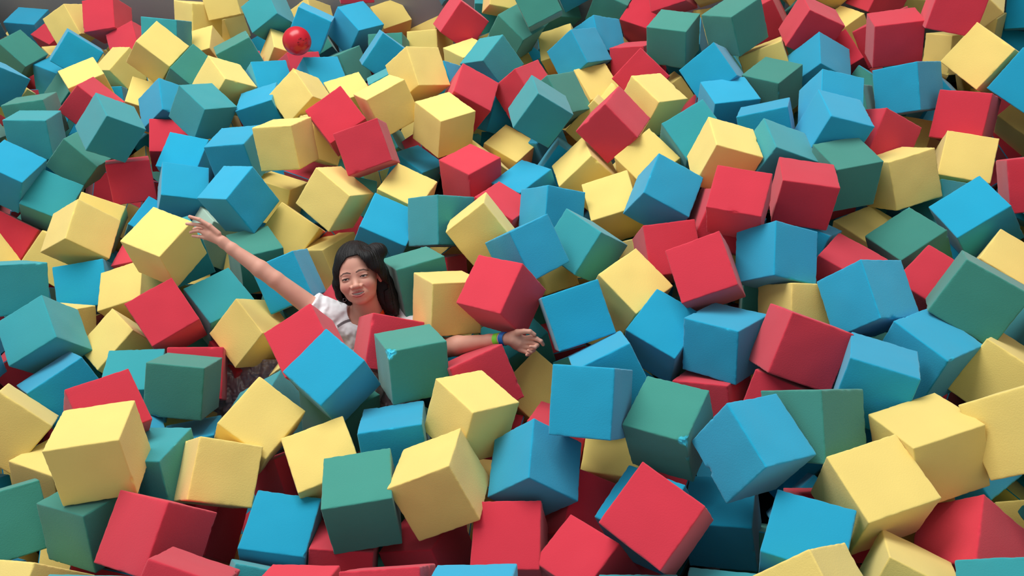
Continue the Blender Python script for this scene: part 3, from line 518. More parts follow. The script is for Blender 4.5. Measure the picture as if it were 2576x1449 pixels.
FILL = [
("g",-3.53,3.61,0.92,-0.45,0.46,-0.76,-0.10),
("r",-3.68,3.86,0.94,0.37,0.87,-0.07,-0.32),
("r",-3.58,4.04,1.07,0.26,-0.29,0.89,-0.23),
("r",-3.60,4.28,0.98,-0.40,-0.83,0.13,0.36),
("r",-3.52,4.67,0.93,0.89,0.39,0.02,-0.22),
("r",-3.55,5.00,1.04,-0.16,0.87,-0.15,0.45),
("r",-3.59,5.28,0.97,0.52,0.47,-0.38,-0.60),
("b",-3.56,5.60,0.98,0.21,0.80,-0.30,-0.47),
("r",-3.61,5.88,0.97,-0.36,0.11,0.79,0.49),
("g",-3.62,6.23,0.99,0.49,0.46,0.61,-0.42),
("r",-3.42,3.35,0.93,0.88,0.29,0.25,-0.27),
("r",-3.32,3.87,1.03,-0.40,0.10,-0.28,0.86),
("r",-3.33,4.17,0.97,-0.80,0.55,-0.11,0.23),
("g",-3.35,4.44,1.01,0.85,-0.03,-0.47,-0.23),
("g",-3.37,4.83,1.06,-0.33,-0.90,0.25,-0.12),
("y",-3.32,5.03,0.94,-0.75,0.06,0.33,-0.58),
("b",-3.33,5.23,1.07,-0.78,0.61,-0.07,-0.08),
("r",-3.36,5.44,1.08,-0.39,-0.43,0.56,-0.59),
("g",-3.18,3.07,0.93,-0.55,-0.39,0.02,0.73),
("b",-3.18,3.26,1.03,0.58,0.03,0.38,-0.72),
("y",-3.13,3.65,1.07,-0.88,0.32,0.22,-0.28),
("g",-3.13,4.00,0.99,-0.54,-0.75,0.25,0.31),
("b",-3.12,4.34,1.05,-0.42,-0.16,-0.79,-0.42),
("b",-3.17,4.64,1.00,0.73,-0.05,-0.62,0.30),
("g",-2.92,2.57,1.01,0.49,0.12,-0.65,0.56),
("r",-2.98,2.87,1.00,-0.40,-0.44,0.47,0.65),
("r",-2.92,3.20,1.04,0.19,0.97,0.03,0.16),
("y",-3.03,3.45,0.92,0.77,-0.47,0.16,0.40),
("y",-2.93,3.87,1.07,0.75,0.56,-0.35,-0.06),
("b",-2.94,4.16,1.05,0.23,-0.81,0.36,-0.41),
("y",-2.92,4.53,1.07,-0.51,-0.08,0.29,-0.81),
("r",-2.76,2.27,0.99,-0.24,0.65,-0.61,0.39),
("y",-2.75,2.74,0.93,0.28,-0.25,0.00,-0.93),
("g",-2.75,3.01,0.94,0.46,-0.49,0.40,0.62),
("b",-2.75,3.37,0.94,0.82,0.46,-0.27,0.20),
("y",-2.72,3.67,0.95,-0.41,-0.75,0.08,-0.51),
("g",-2.59,1.88,0.97,0.30,0.52,-0.34,-0.73),
("b",-2.54,2.40,0.98,-0.46,-0.51,0.36,0.63),
("r",-2.54,2.98,1.07,0.80,0.57,-0.14,0.13),
("r",-2.52,3.23,1.08,-0.67,-0.21,0.71,0.04),
("b",-2.34,1.42,0.96,0.41,-0.45,-0.54,-0.58),
("g",-2.35,1.67,1.01,0.37,-0.82,-0.44,0.00),
("r",-2.38,2.03,0.96,-0.51,-0.34,-0.78,-0.08),
("y",-2.33,2.55,0.92,0.68,-0.49,0.29,-0.46),
("g",-2.41,2.77,0.93,-0.05,-0.01,0.78,0.62),
("g",-2.14,1.07,0.93,0.24,0.94,0.24,-0.08),
("y",-2.13,1.73,0.94,-0.49,0.33,0.47,-0.66),
("r",-1.92,0.85,1.08,0.10,-0.88,-0.46,0.03),
("g",-1.93,1.26,0.97,-0.26,-0.25,0.65,0.66),
("y",-2.07,1.46,1.06,0.49,0.29,0.65,-0.50),
("b",-2.07,2.04,1.04,-0.15,0.76,0.58,-0.25),
("g",-1.78,1.03,0.98,0.78,0.54,0.17,0.28),
("r",-1.88,1.61,1.04,-0.46,0.49,-0.44,-0.60),
("b",-1.56,0.80,1.02,0.13,-0.19,-0.38,-0.90),
("r",-1.32,0.82,0.96,0.06,-0.31,-0.06,-0.95),
("r",-1.03,0.82,1.00,-0.38,-0.83,-0.33,-0.24),
("r",-0.73,0.67,1.03,-0.30,-0.73,0.52,0.33),
("b",-0.34,0.61,1.01,0.52,0.30,-0.48,-0.64),
("g",-0.35,0.80,0.92,0.64,0.21,-0.52,-0.52),
("g",0.06,0.58,0.97,-0.83,0.26,-0.47,0.15),
("y",0.43,0.46,1.02,0.51,-0.57,-0.47,-0.44),
("r",0.66,0.47,0.94,0.96,0.14,0.25,-0.04),
("y",0.86,0.41,1.07,-0.36,-0.88,-0.30,-0.11),
("b",0.75,0.68,1.01,0.62,-0.65,-0.14,-0.42),
("b",1.15,0.38,1.01,-0.53,0.62,-0.11,0.57),
("r",1.28,0.68,0.98,-0.50,0.75,-0.30,-0.32),
("g",1.58,0.83,0.92,0.32,0.62,-0.45,0.56),
("y",1.63,1.08,1.05,0.18,-0.57,0.74,0.32),
("y",1.66,1.40,1.08,0.30,0.89,0.33,0.02),
("b",1.84,1.06,0.97,-0.36,-0.63,-0.26,-0.64),
("g",1.84,1.45,0.92,0.66,-0.66,0.17,0.31),
("r",1.82,1.73,0.95,0.60,-0.77,0.24,0.02),
("b",2.06,1.42,1.08,0.07,-0.55,-0.54,0.64),
("y",2.08,1.79,0.96,-0.34,-0.52,-0.73,-0.27),
("r",2.00,2.07,1.05,-0.13,-0.38,-0.44,0.80),
("r",2.22,2.25,1.05,0.79,-0.51,0.04,0.34),
("b",2.33,1.66,0.95,0.85,-0.37,0.31,0.21),
("g",2.44,1.88,1.07,0.34,-0.08,-0.84,0.41),
("r",2.39,2.44,1.02,-0.30,-0.35,-0.79,-0.41),
("g",2.40,2.68,0.95,-0.44,-0.54,0.34,-0.63),
("b",2.46,3.84,1.03,-0.62,-0.26,0.70,-0.25),
("r",2.65,2.07,0.93,0.60,-0.79,-0.00,0.14),
("g",2.68,2.47,1.01,-0.24,-0.16,0.75,0.60),
("r",2.65,2.81,1.00,-0.28,0.21,-0.87,-0.33),
("r",2.62,3.03,1.08,0.80,-0.31,0.46,-0.24),
("g",2.61,3.99,1.06,0.59,-0.11,-0.67,0.44),
("b",2.87,3.07,1.08,-0.06,0.92,0.30,0.24),
("b",2.87,3.48,1.05,-0.45,0.06,-0.86,-0.21),
("g",2.93,2.40,0.94,0.93,0.32,-0.13,-0.13),
("b",3.05,2.62,1.01,-0.52,-0.75,0.19,0.37),
("y",2.94,2.84,1.04,0.48,-0.82,0.29,0.03),
("y",3.06,3.27,1.06,0.10,0.35,0.02,-0.93),
("g",3.07,3.68,0.93,-0.40,0.67,0.63,-0.00),
("y",3.20,2.83,1.00,0.13,-0.21,0.64,-0.73),
("b",3.24,3.08,0.93,-0.01,-0.15,-0.64,-0.75),
("r",3.27,3.47,1.02,0.36,0.23,0.77,0.47),
("b",3.43,3.28,1.04,0.59,-0.24,-0.17,0.75),
("g",3.45,3.65,0.99,-0.09,0.38,0.90,-0.17),
("g",-3.67,4.03,0.76,0.68,0.31,0.10,0.66),
("b",-3.64,4.40,0.75,-0.46,-0.70,0.45,0.32),
("r",-3.66,4.87,0.89,0.46,0.75,-0.47,0.05),
("g",-3.53,5.46,0.78,0.30,0.78,0.28,0.47),
("b",-3.66,6.00,0.74,0.70,0.55,-0.18,0.42),
("r",-3.34,3.13,0.77,0.67,0.53,0.31,0.41),
("b",-3.32,3.68,0.75,-0.61,0.09,0.29,0.73),
("g",-3.45,3.97,0.76,0.08,0.67,-0.12,-0.73),
("r",-3.36,4.34,0.75,0.66,0.26,-0.68,0.18),
("y",-3.33,4.72,0.75,-0.95,0.18,0.02,-0.27),
("g",-3.39,5.22,0.76,-0.11,0.79,0.41,0.44),
("y",-3.39,5.73,0.85,-0.71,0.32,0.60,-0.19),
("b",-3.12,2.61,0.77,0.43,-0.14,-0.48,0.75),
("b",-3.13,4.17,0.77,0.40,-0.72,-0.21,0.52),
("y",-3.18,4.52,0.79,0.11,0.64,-0.13,0.75),
("y",-3.17,4.94,0.75,0.89,0.25,-0.36,0.10),
("r",-2.95,2.25,0.76,-0.92,0.10,0.04,0.37),
("y",-2.99,2.97,0.77,-0.60,-0.02,0.75,-0.27),
("y",-2.98,3.76,0.75,0.63,0.37,-0.60,-0.32),
("r",-2.94,4.04,0.82,-0.25,-0.39,0.83,-0.32),
("b",-2.99,4.38,0.78,-0.02,0.86,0.38,-0.33),
("y",-3.01,4.77,0.82,0.40,-0.26,-0.32,-0.82),
("y",-2.78,2.01,0.78,-0.12,0.16,-0.74,0.65),
("r",-2.73,2.45,0.79,0.35,-0.42,-0.60,-0.58),
("r",-2.83,3.28,0.76,0.21,-0.60,0.59,-0.50),
("y",-2.78,4.21,0.88,0.57,-0.00,0.47,0.67),
("r",-2.76,4.72,0.75,-0.49,-0.24,0.70,0.45),
("g",-2.62,1.68,0.76,-0.25,-0.11,-0.88,0.39),
("r",-2.62,2.21,0.79,0.80,-0.53,-0.29,0.05),
("y",-2.55,4.07,0.75,-0.05,0.08,0.88,0.46),
("b",-2.33,1.61,0.76,-0.08,0.11,-0.51,0.85),
("b",-2.41,2.37,0.76,-0.33,-0.82,-0.16,0.43),
("b",-2.44,4.34,0.81,0.51,0.74,-0.41,0.11),
("b",-2.22,0.93,0.74,0.06,0.48,0.80,-0.36),
("b",-2.14,1.44,0.77,-0.79,-0.59,-0.01,-0.20),
("g",-2.21,1.98,0.74,0.52,-0.50,-0.60,-0.34),
("y",-2.17,2.23,0.77,0.43,-0.88,0.05,0.18),
("r",-1.95,0.88,0.85,-0.15,-0.20,0.84,-0.49),
("r",-1.99,1.22,0.74,0.67,-0.16,0.12,0.71),
("b",-1.96,1.78,0.76,0.16,0.45,-0.84,0.28),
("y",-1.72,1.01,0.77,-0.99,0.05,-0.07,-0.12),
("b",-1.82,1.44,0.80,0.07,-0.20,-0.88,0.43),
("y",-1.76,4.53,0.76,-0.01,-0.69,-0.17,0.71),
("g",-1.83,4.76,0.77,-0.86,-0.08,-0.19,0.48),
("g",-1.63,1.26,0.79,0.30,-0.32,-0.11,0.89),
("y",-1.44,0.95,0.77,0.04,-0.73,0.46,0.50),
("r",-1.37,1.38,0.78,0.50,-0.22,0.79,-0.28),
("y",-1.46,4.17,0.74,0.61,-0.19,-0.73,0.25),
("r",-1.35,4.60,0.78,-0.66,-0.31,0.07,-0.69),
("b",-1.21,0.83,0.75,0.28,-0.11,-0.85,0.43),
("b",-1.17,1.07,0.83,-0.42,-0.89,0.07,0.18),
("g",-0.93,0.73,0.77,-0.20,0.73,0.61,-0.22),
("r",-0.96,1.03,0.78,-0.85,-0.14,0.10,-0.50),
("r",-0.55,0.65,0.79,0.75,-0.39,-0.52,0.13),
("r",-0.62,1.07,0.81,0.58,-0.63,0.10,0.51),
("b",-0.33,1.03,0.77,0.31,-0.31,-0.69,-0.58),
("y",-0.17,0.67,0.75,-0.25,-0.28,0.22,0.90),
("b",0.06,0.78,0.78,0.40,0.37,0.21,0.81),
("b",0.21,0.55,0.76,0.70,-0.09,-0.42,-0.58),
("g",0.42,0.77,0.74,0.35,0.79,-0.48,0.17),
("g",0.52,0.53,0.75,0.43,0.70,-0.49,0.30),
("y",0.88,0.46,0.75,0.24,0.41,-0.87,0.12),
("g",1.00,0.61,0.88,-0.84,0.17,-0.38,-0.36),
("y",1.06,1.24,0.75,-0.95,0.30,0.05,0.07),
("b",1.06,1.74,0.74,0.19,-0.05,0.34,-0.92),
("r",1.24,0.44,0.75,-0.71,-0.33,-0.37,0.50),
("y",1.47,0.46,0.82,0.73,-0.46,0.10,0.49),
("r",1.40,2.74,0.74,0.85,-0.15,0.01,-0.50),
("b",1.59,1.24,0.84,0.34,-0.23,-0.22,0.88),
("y",1.87,1.23,0.79,0.14,0.26,-0.60,-0.74),
("g",1.85,3.34,0.74,0.56,0.21,0.25,0.76),
("g",2.07,1.46,0.81,-0.16,0.51,-0.83,-0.15),
("y",2.00,1.97,0.74,-0.40,0.44,-0.80,0.10),
("y",2.23,1.79,0.76,-0.47,-0.81,0.35,0.07),
("b",2.27,2.08,0.84,0.45,-0.16,-0.84,0.26),
("y",2.54,1.81,0.74,0.09,-0.12,-0.04,0.99),
("r",2.55,2.26,0.78,-0.20,-0.53,-0.71,0.43),
("y",2.62,2.63,0.78,0.56,0.13,0.64,-0.51),
("b",2.64,3.04,0.82,-0.30,0.05,-0.83,0.46),
("y",2.84,2.81,0.82,0.68,0.41,-0.37,-0.48),
("r",2.87,3.23,0.88,0.04,-0.38,-0.83,0.41),
("g",2.84,3.45,0.77,0.79,0.18,-0.31,-0.50),
("b",2.99,2.60,0.76,-0.35,0.59,-0.26,-0.68),
("y",3.26,2.72,0.76,-0.32,0.27,-0.67,0.62),
("r",3.13,3.20,0.74,-0.14,0.27,-0.80,0.51),
("y",3.26,3.41,0.79,-0.91,0.36,0.11,-0.15),
("g",3.45,2.95,0.74,-0.42,0.38,-0.09,-0.82),
("g",3.46,3.24,0.76,-0.93,-0.06,0.31,-0.20),
("g",3.43,3.53,0.76,-0.24,-0.55,-0.78,0.21),
("g",-3.64,3.27,0.58,0.70,0.49,-0.05,0.52),
("g",-3.53,3.61,0.60,-0.60,-0.02,-0.68,0.42),
("b",-3.56,4.25,0.58,-0.81,-0.14,-0.37,-0.43),
("r",-3.61,4.66,0.59,-0.67,0.45,0.00,-0.59),
("r",-3.65,5.02,0.60,-0.36,-0.78,0.07,-0.51),
("r",-3.65,5.36,0.59,0.78,0.33,-0.13,-0.52),
("r",-3.59,5.67,0.60,-0.82,0.19,0.54,-0.05),
("g",-3.62,6.24,0.73,0.63,-0.60,-0.46,-0.16),
("y",-3.33,2.87,0.63,-0.19,-0.09,0.50,-0.84),
("g",-3.45,3.40,0.65,-0.52,0.29,0.69,0.41),
("r",-3.13,2.39,0.61,0.04,0.12,0.15,0.98),
("g",-3.13,3.44,0.68,0.26,0.89,0.33,-0.18),
("r",-3.18,3.99,0.68,-0.33,-0.84,-0.35,0.25),
("r",-3.13,4.35,0.59,0.30,-0.31,-0.43,0.79),
("b",-3.20,5.43,0.62,0.21,0.43,0.05,-0.88),
("y",-3.19,6.08,0.58,0.73,-0.03,-0.68,-0.05),
("g",-3.06,3.14,0.59,-0.98,-0.00,-0.16,-0.07),
("r",-3.00,5.25,0.68,0.15,-0.03,0.87,0.47),
("y",-2.87,2.56,0.59,-0.82,-0.11,-0.11,-0.55),
("g",-2.76,2.80,0.64,0.94,-0.31,0.10,0.12),
("b",-2.78,3.04,0.68,-0.13,-0.69,-0.06,0.71),
("y",-2.79,3.46,0.59,0.09,0.96,-0.04,-0.27),
("g",-2.73,3.87,0.74,-0.69,-0.56,0.12,0.44),
("y",-2.73,4.38,0.62,-0.45,0.73,0.47,-0.22),
("g",-2.55,1.41,0.67,-0.47,0.50,-0.34,0.64),
("b",-2.55,2.53,0.58,0.18,-0.12,0.78,0.59),
("g",-2.54,4.54,0.71,-0.05,0.88,0.39,0.27),
("g",-2.35,1.14,0.60,0.15,-0.57,0.79,-0.15),
("y",-2.48,1.74,0.59,0.25,0.79,0.41,-0.38),
("b",-2.37,2.76,0.69,-0.08,-0.84,-0.54,0.04),
("b",-2.33,3.87,0.68,-0.19,-0.14,0.87,-0.44),
("y",-2.40,5.27,0.60,0.94,0.25,-0.19,0.16),
("y",-2.35,5.60,0.59,0.02,-0.89,0.11,0.44),
("g",-2.18,2.97,0.60,0.91,0.41,0.10,0.04),
("y",-2.15,4.26,0.63,0.69,0.64,-0.24,0.25),
("b",-2.24,4.76,0.61,0.49,-0.27,0.73,-0.40),
("g",-2.16,5.41,0.66,-0.88,-0.34,0.31,-0.10),
("g",-1.99,0.93,0.59,-0.55,-0.23,-0.61,-0.52),
("b",-1.96,1.39,0.62,-0.19,-0.93,0.08,0.30),
("y",-1.99,4.74,0.61,-0.42,-0.12,0.61,-0.66),
("b",-1.92,5.01,0.62,-0.55,-0.25,-0.75,0.27),
("g",-1.79,2.00,0.60,-0.17,0.67,-0.72,0.10),
("g",-1.81,2.41,0.61,-0.23,-0.22,0.48,0.82),
("y",-1.84,5.25,0.59,-0.75,-0.62,0.18,-0.13),
("y",-1.80,5.58,0.61,-0.45,0.58,-0.49,0.47),
("r",-1.54,1.40,0.60,0.90,-0.04,0.41,0.13),
("y",-1.65,1.66,0.58,0.18,-0.10,-0.63,-0.75),
("y",-1.55,2.27,0.59,-0.14,0.99,0.09,0.03),
("b",-1.58,3.57,0.60,0.89,-0.05,-0.00,0.45),
("r",-1.54,4.38,0.64,-0.64,-0.05,0.52,0.57),
("b",-1.58,4.88,0.58,0.39,-0.48,-0.78,0.03),
("b",-1.38,1.16,0.64,0.77,0.32,0.54,0.13),
("g",-1.42,2.73,0.60,0.46,0.74,-0.49,-0.04),
("b",-1.34,3.85,0.63,-0.30,-0.73,0.56,0.25),
("r",-1.13,1.27,0.61,-0.07,-0.00,0.13,-0.99),
("g",-1.24,3.62,0.71,-0.61,-0.08,0.78,-0.04),
("r",-1.14,4.26,0.59,-0.32,0.91,0.12,-0.23),
("y",-1.24,4.98,0.62,0.64,0.20,-0.27,-0.69),
("g",-1.14,5.33,0.61,0.38,0.76,0.50,-0.18),
("g",-0.97,2.64,0.59,0.90,-0.01,0.28,0.34),
("b",-0.96,4.67,0.58,-0.48,0.71,-0.43,0.28),
("b",-0.74,0.96,0.62,-0.13,-0.67,0.61,-0.40),
("r",-0.88,1.27,0.61,-0.21,0.04,-0.87,-0.45),
("g",-0.72,3.37,0.63,-0.47,-0.74,0.46,-0.16),
("g",-0.55,1.60,0.59,0.15,-0.68,0.44,0.56),
("r",-0.56,4.26,0.62,0.49,-0.23,-0.21,0.82),
("r",-0.63,4.78,0.60,-0.83,-0.20,0.51,-0.10),
("y",-0.35,0.79,0.62,0.10,-0.37,-0.90,-0.23),
("g",-0.41,1.83,0.60,-0.12,0.33,0.75,0.55),
("y",-0.33,4.32,0.66,-0.79,0.50,0.27,-0.21),
("y",-0.14,0.97,0.58,-0.53,-0.44,-0.32,-0.65),
("y",-0.16,1.56,0.62,-0.52,-0.29,-0.43,0.68),
("r",-0.17,1.80,0.58,-0.51,0.61,0.30,-0.54),
("y",-0.20,2.93,0.63,-0.64,0.14,0.26,-0.70),
("y",0.05,4.65,0.60,-0.83,0.20,0.30,0.42),
("b",0.21,1.06,0.60,-0.48,-0.84,-0.10,0.23),
("b",0.22,4.07,0.60,-0.36,0.42,-0.03,-0.83),
("b",0.37,1.85,0.60,0.24,0.72,-0.33,0.56),
("y",0.38,2.32,0.59,0.80,0.27,-0.37,0.38),
("y",0.35,2.64,0.59,-0.76,0.58,-0.05,0.27),
("y",0.37,3.80,0.67,0.17,-0.25,-0.31,-0.90),
("g",0.67,0.87,0.61,-0.52,-0.00,0.32,-0.79),
("g",0.60,2.07,0.58,-0.60,-0.37,-0.47,0.53),
("g",0.58,2.85,0.62,0.70,0.44,0.57,-0.04),
("y",0.63,3.13,0.64,-0.54,0.40,-0.19,0.72),
("g",0.75,0.63,0.59,0.90,0.24,0.32,0.17),
("g",0.73,2.28,0.62,-0.17,-0.97,0.15,-0.04),
("b",0.86,3.21,0.72,-0.76,0.00,-0.63,0.15),
("g",0.80,3.46,0.59,0.15,-0.83,-0.42,0.32),
("r",1.03,0.62,0.64,0.77,-0.50,-0.39,-0.09),
("y",1.01,0.85,0.58,0.36,-0.07,-0.90,0.23),
("y",1.05,1.44,0.59,-0.27,0.77,0.12,-0.57),
("y",0.99,2.46,0.58,-0.34,0.70,-0.52,0.35),
("r",1.05,3.46,0.66,-0.35,-0.74,-0.51,-0.27),
("r",0.98,4.15,0.64,-0.67,-0.36,0.52,-0.39),
("y",1.26,0.79,0.71,0.22,0.58,-0.61,-0.50),
("g",1.27,1.80,0.65,0.39,-0.63,-0.50,-0.44),
("r",1.23,3.02,0.59,-0.10,0.07,-0.21,-0.97),
("r",1.27,3.26,0.59,0.72,0.57,-0.36,0.18),
("g",1.27,3.75,0.62,0.61,0.72,0.17,-0.28),
("r",1.27,4.46,0.59,0.76,-0.16,0.03,0.63),
("b",1.45,0.62,0.59,0.52,-0.04,-0.55,0.65),
("g",1.46,4.01,0.59,0.13,0.22,-0.93,-0.25),
("r",1.67,0.87,0.63,0.56,0.44,-0.63,-0.31),
("g",1.66,1.39,0.63,-0.60,0.56,-0.52,0.25),
("b",1.63,2.88,0.61,0.77,0.25,-0.58,0.12),
("r",1.66,3.24,0.60,-0.44,0.60,0.56,0.36),
("y",1.59,3.67,0.63,-0.63,0.76,0.14,-0.09),
("y",1.86,0.92,0.66,0.22,0.63,-0.61,0.42),
("g",1.88,1.57,0.65,-0.62,-0.08,-0.74,-0.25),
("b",1.75,2.22,0.62,0.68,0.50,0.20,0.51),
("y",1.88,3.75,0.59,-0.34,-0.19,-0.53,-0.76),
("g",1.74,4.05,0.59,0.26,-0.11,-0.42,0.86),
("g",1.87,4.23,0.72,0.45,-0.16,-0.86,0.16),
("y",2.05,1.19,0.60,0.51,-0.56,-0.10,0.65),
("r",2.07,2.78,0.60,-0.72,0.34,0.48,0.36),
("g",2.05,3.43,0.61,-0.39,0.29,0.61,-0.62),
("b",2.27,1.38,0.66,0.06,0.37,0.66,0.65),
("b",2.14,1.62,0.59,0.60,0.27,-0.62,0.43),
("b",2.19,3.18,0.59,0.27,0.10,-0.53,0.80),
("b",2.24,3.96,0.61,0.14,0.86,-0.16,0.47),
("r",2.45,1.61,0.60,0.18,0.28,-0.67,0.66),
("y",2.33,2.05,0.58,0.70,-0.36,0.32,-0.52),
("g",2.53,2.57,0.59,-0.74,-0.23,0.46,-0.43),
("r",2.54,3.27,0.60,-0.57,-0.38,-0.55,0.48),
("b",2.72,1.97,0.67,0.36,0.36,-0.70,-0.50),
("b",2.84,2.27,0.72,-0.25,0.58,0.63,0.44),
("r",2.77,2.84,0.61,-0.95,-0.10,-0.26,-0.15),
("y",2.83,3.13,0.63,0.80,0.48,-0.29,-0.22),
("b",3.04,2.38,0.58,-0.44,0.21,-0.32,-0.81),
("y",3.07,2.87,0.62,0.54,0.79,0.29,-0.05),
("b",3.04,3.44,0.60,-0.26,0.70,0.64,0.18),
("g",3.19,3.67,0.73,0.61,0.72,-0.32,0.05),
("b",3.33,3.13,0.58,-0.09,0.34,-0.11,-0.93),
("b",-3.54,3.05,0.54,-0.56,0.05,0.11,-0.82),
("r",-3.66,3.47,0.42,-0.21,-0.96,-0.03,0.16),
("b",-3.66,3.81,0.51,0.43,0.56,-0.68,-0.18),
("r",-3.60,4.02,0.47,0.80,-0.14,-0.26,-0.52),
("g",-3.61,4.43,0.44,0.66,-0.39,0.07,0.64),
("r",-3.56,4.83,0.43,-0.97,-0.06,0.02,0.22),
("y",-3.66,5.78,0.43,0.09,-0.12,-0.90,-0.42),
("y",-3.52,6.04,0.46,-0.43,0.64,-0.64,-0.02),
("y",-3.32,2.65,0.45,0.86,-0.02,-0.51,0.09),
("g",-3.39,3.16,0.55,-0.19,0.10,-0.77,0.60),
("g",-3.39,3.43,0.48,-0.09,-0.67,-0.07,0.73),
("g",-3.40,3.82,0.53,-0.56,-0.44,0.19,0.68),
("b",-3.35,4.22,0.53,-0.34,-0.35,0.49,0.72),
("y",-3.36,4.46,0.46,0.55,0.47,-0.28,-0.63),
("r",-3.37,4.67,0.44,-0.36,-0.64,0.62,-0.28),
("y",-3.36,4.93,0.53,0.35,0.81,-0.05,0.47),
("y",-3.32,5.19,0.43,0.99,0.13,0.01,0.08),
("r",-3.42,5.44,0.50,0.45,-0.39,-0.04,0.80),
("b",-3.38,5.67,0.49,0.52,0.19,0.47,-0.69),
("b",-3.13,2.19,0.45,-0.57,-0.77,-0.08,-0.27),
("b",-3.15,2.87,0.52,0.53,0.56,-0.63,-0.07),
("r",-3.23,3.06,0.48,-0.72,0.52,0.45,0.08),
("y",-3.15,3.60,0.46,-0.92,-0.29,0.12,-0.25),
("r",-3.12,3.80,0.53,-0.06,0.74,0.53,0.42),
("y",-3.24,4.03,0.46,0.17,0.56,0.71,0.39),
("b",-3.13,4.57,0.55,0.62,0.58,-0.43,-0.31),
("b",-3.16,4.78,0.52,0.97,-0.19,0.02,0.17),
("y",-3.15,5.06,0.44,-0.45,-0.07,-0.70,0.56),
("y",-3.22,5.56,0.43,0.23,-0.25,-0.86,-0.37),
("y",-3.13,5.80,0.42,0.15,0.06,-0.56,0.81),
("g",-2.92,2.06,0.53,0.33,-0.39,0.59,-0.62),
("b",-2.94,2.33,0.44,-0.44,-0.43,0.27,-0.74),
("r",-2.95,2.93,0.53,-0.37,-0.49,0.42,-0.66),
("g",-2.96,3.32,0.46,-0.49,-0.72,-0.02,0.50),
("b",-2.93,3.66,0.50,-0.99,0.09,-0.03,0.11),
("g",-2.95,4.02,0.56,-0.70,-0.20,0.51,0.45),
("y",-3.01,4.16,0.42,0.12,0.11,-0.52,0.84),
("r",-2.94,4.41,0.50,-0.23,0.24,0.03,0.94),
("r",-2.93,4.62,0.50,-0.42,0.62,-0.38,-0.54),
("y",-2.95,4.81,0.43,0.31,-0.71,0.47,0.43),
("g",-2.93,5.23,0.46,-0.60,-0.64,0.08,-0.47),
("r",-3.03,5.47,0.56,-0.10,0.29,-0.39,0.87),
("b",-2.93,5.66,0.42,-0.66,0.41,0.63,-0.02),
("g",-2.98,5.98,0.56,0.39,-0.05,0.01,-0.92),
("b",-2.73,1.43,0.44,0.18,0.12,0.02,0.98),
("y",-2.76,1.66,0.52,0.41,-0.55,-0.19,0.70),
("r",-2.81,1.84,0.44,-0.85,0.14,-0.46,-0.21),
("b",-2.72,2.27,0.53,0.38,0.09,-0.40,0.83),
("r",-2.87,2.73,0.42,-0.62,0.30,-0.60,0.42),
("g",-2.81,3.00,0.42,0.81,0.01,-0.55,0.22),
("y",-2.76,3.87,0.45,0.10,0.03,-0.99,-0.01),
("r",-2.77,4.16,0.51,-0.75,-0.06,-0.50,0.44),
("y",-2.76,4.78,0.44,0.56,0.35,-0.43,0.62),
("y",-2.84,5.01,0.54,-0.26,-0.84,0.40,0.26),
("y",-2.76,5.43,0.44,0.76,0.16,0.09,-0.63),
("r",-2.81,5.85,0.49,0.05,0.61,0.49,-0.62),
("r",-2.58,1.18,0.45,0.83,0.11,-0.28,0.48),
("y",-2.57,2.03,0.46,0.14,0.10,0.78,-0.61),
("b",-2.61,2.85,0.42,-0.72,-0.40,-0.01,0.57),
("b",-2.62,3.08,0.43,-0.26,-0.93,-0.20,0.15),
("b",-2.57,3.32,0.55,0.65,-0.62,-0.43,-0.02),
("g",-2.60,3.61,0.48,-0.42,-0.40,-0.24,-0.78),
("r",-2.54,3.87,0.56,-0.81,0.18,-0.27,0.49),
("b",-2.53,4.14,0.43,-0.92,-0.38,0.09,-0.10),
("b",-2.58,4.45,0.48,0.27,-0.18,-0.76,-0.57),
("b",-2.54,4.84,0.43,0.46,0.41,-0.33,0.72),
("r",-2.62,5.08,0.43,-0.21,-0.02,-0.95,-0.25),
("y",-2.54,5.45,0.56,0.76,0.18,0.51,-0.37),
("y",-2.62,5.66,0.44,-0.35,0.25,-0.23,-0.87),
("b",-2.35,1.38,0.48,0.19,-0.22,0.92,0.26),
("b",-2.45,1.57,0.46,-0.11,0.56,-0.56,-0.60),
("b",-2.33,2.02,0.52,1.00,-0.09,-0.01,0.02),
("r",-2.33,2.23,0.49,0.51,-0.32,0.02,-0.80),
("r",-2.35,2.60,0.47,0.35,0.62,-0.62,0.33),
("b",-2.33,2.80,0.49,-0.99,0.06,-0.13,0.03),
("r",-2.40,3.04,0.54,0.06,-0.87,-0.40,-0.28),
("r",-2.33,3.26,0.43,-0.83,0.11,0.47,0.29),
("g",-2.34,3.66,0.58,-0.33,0.42,0.75,-0.40),
("g",-2.35,3.86,0.43,0.21,-0.09,-0.97,0.09),
("b",-2.40,4.25,0.56,-0.30,0.05,-0.85,0.44),
("b",-2.39,4.68,0.44,0.50,0.20,-0.27,0.80),
("r",-2.36,5.08,0.42,-0.76,-0.30,0.25,0.51),
("g",-2.35,5.37,0.42,-0.61,-0.17,0.63,0.45),
("r",-2.39,5.80,0.52,-0.58,0.06,0.10,-0.80),
("g",-2.13,1.06,0.48,0.15,0.99,0.00,0.01),
("g",-2.19,1.59,0.55,0.83,-0.51,0.09,-0.21),
("b",-2.15,1.87,0.43,-0.31,-0.29,-0.88,-0.19),
("r",-2.13,2.67,0.55,0.60,0.29,0.52,0.53),
("y",-2.13,3.39,0.51,0.77,0.29,0.33,-0.47),
("b",-2.19,3.61,0.44,-0.07,0.55,0.30,0.77),
("r",-2.14,4.03,0.50,-0.05,0.60,-0.59,-0.54),
("b",-2.25,4.46,0.57,-0.53,-0.51,0.68,0.01),
("g",-2.16,4.83,0.45,0.83,-0.53,0.13,-0.10),
("y",-2.15,5.27,0.47,-0.01,-0.29,0.53,0.80),
("g",-2.19,5.58,0.47,-0.85,0.19,-0.49,0.06),
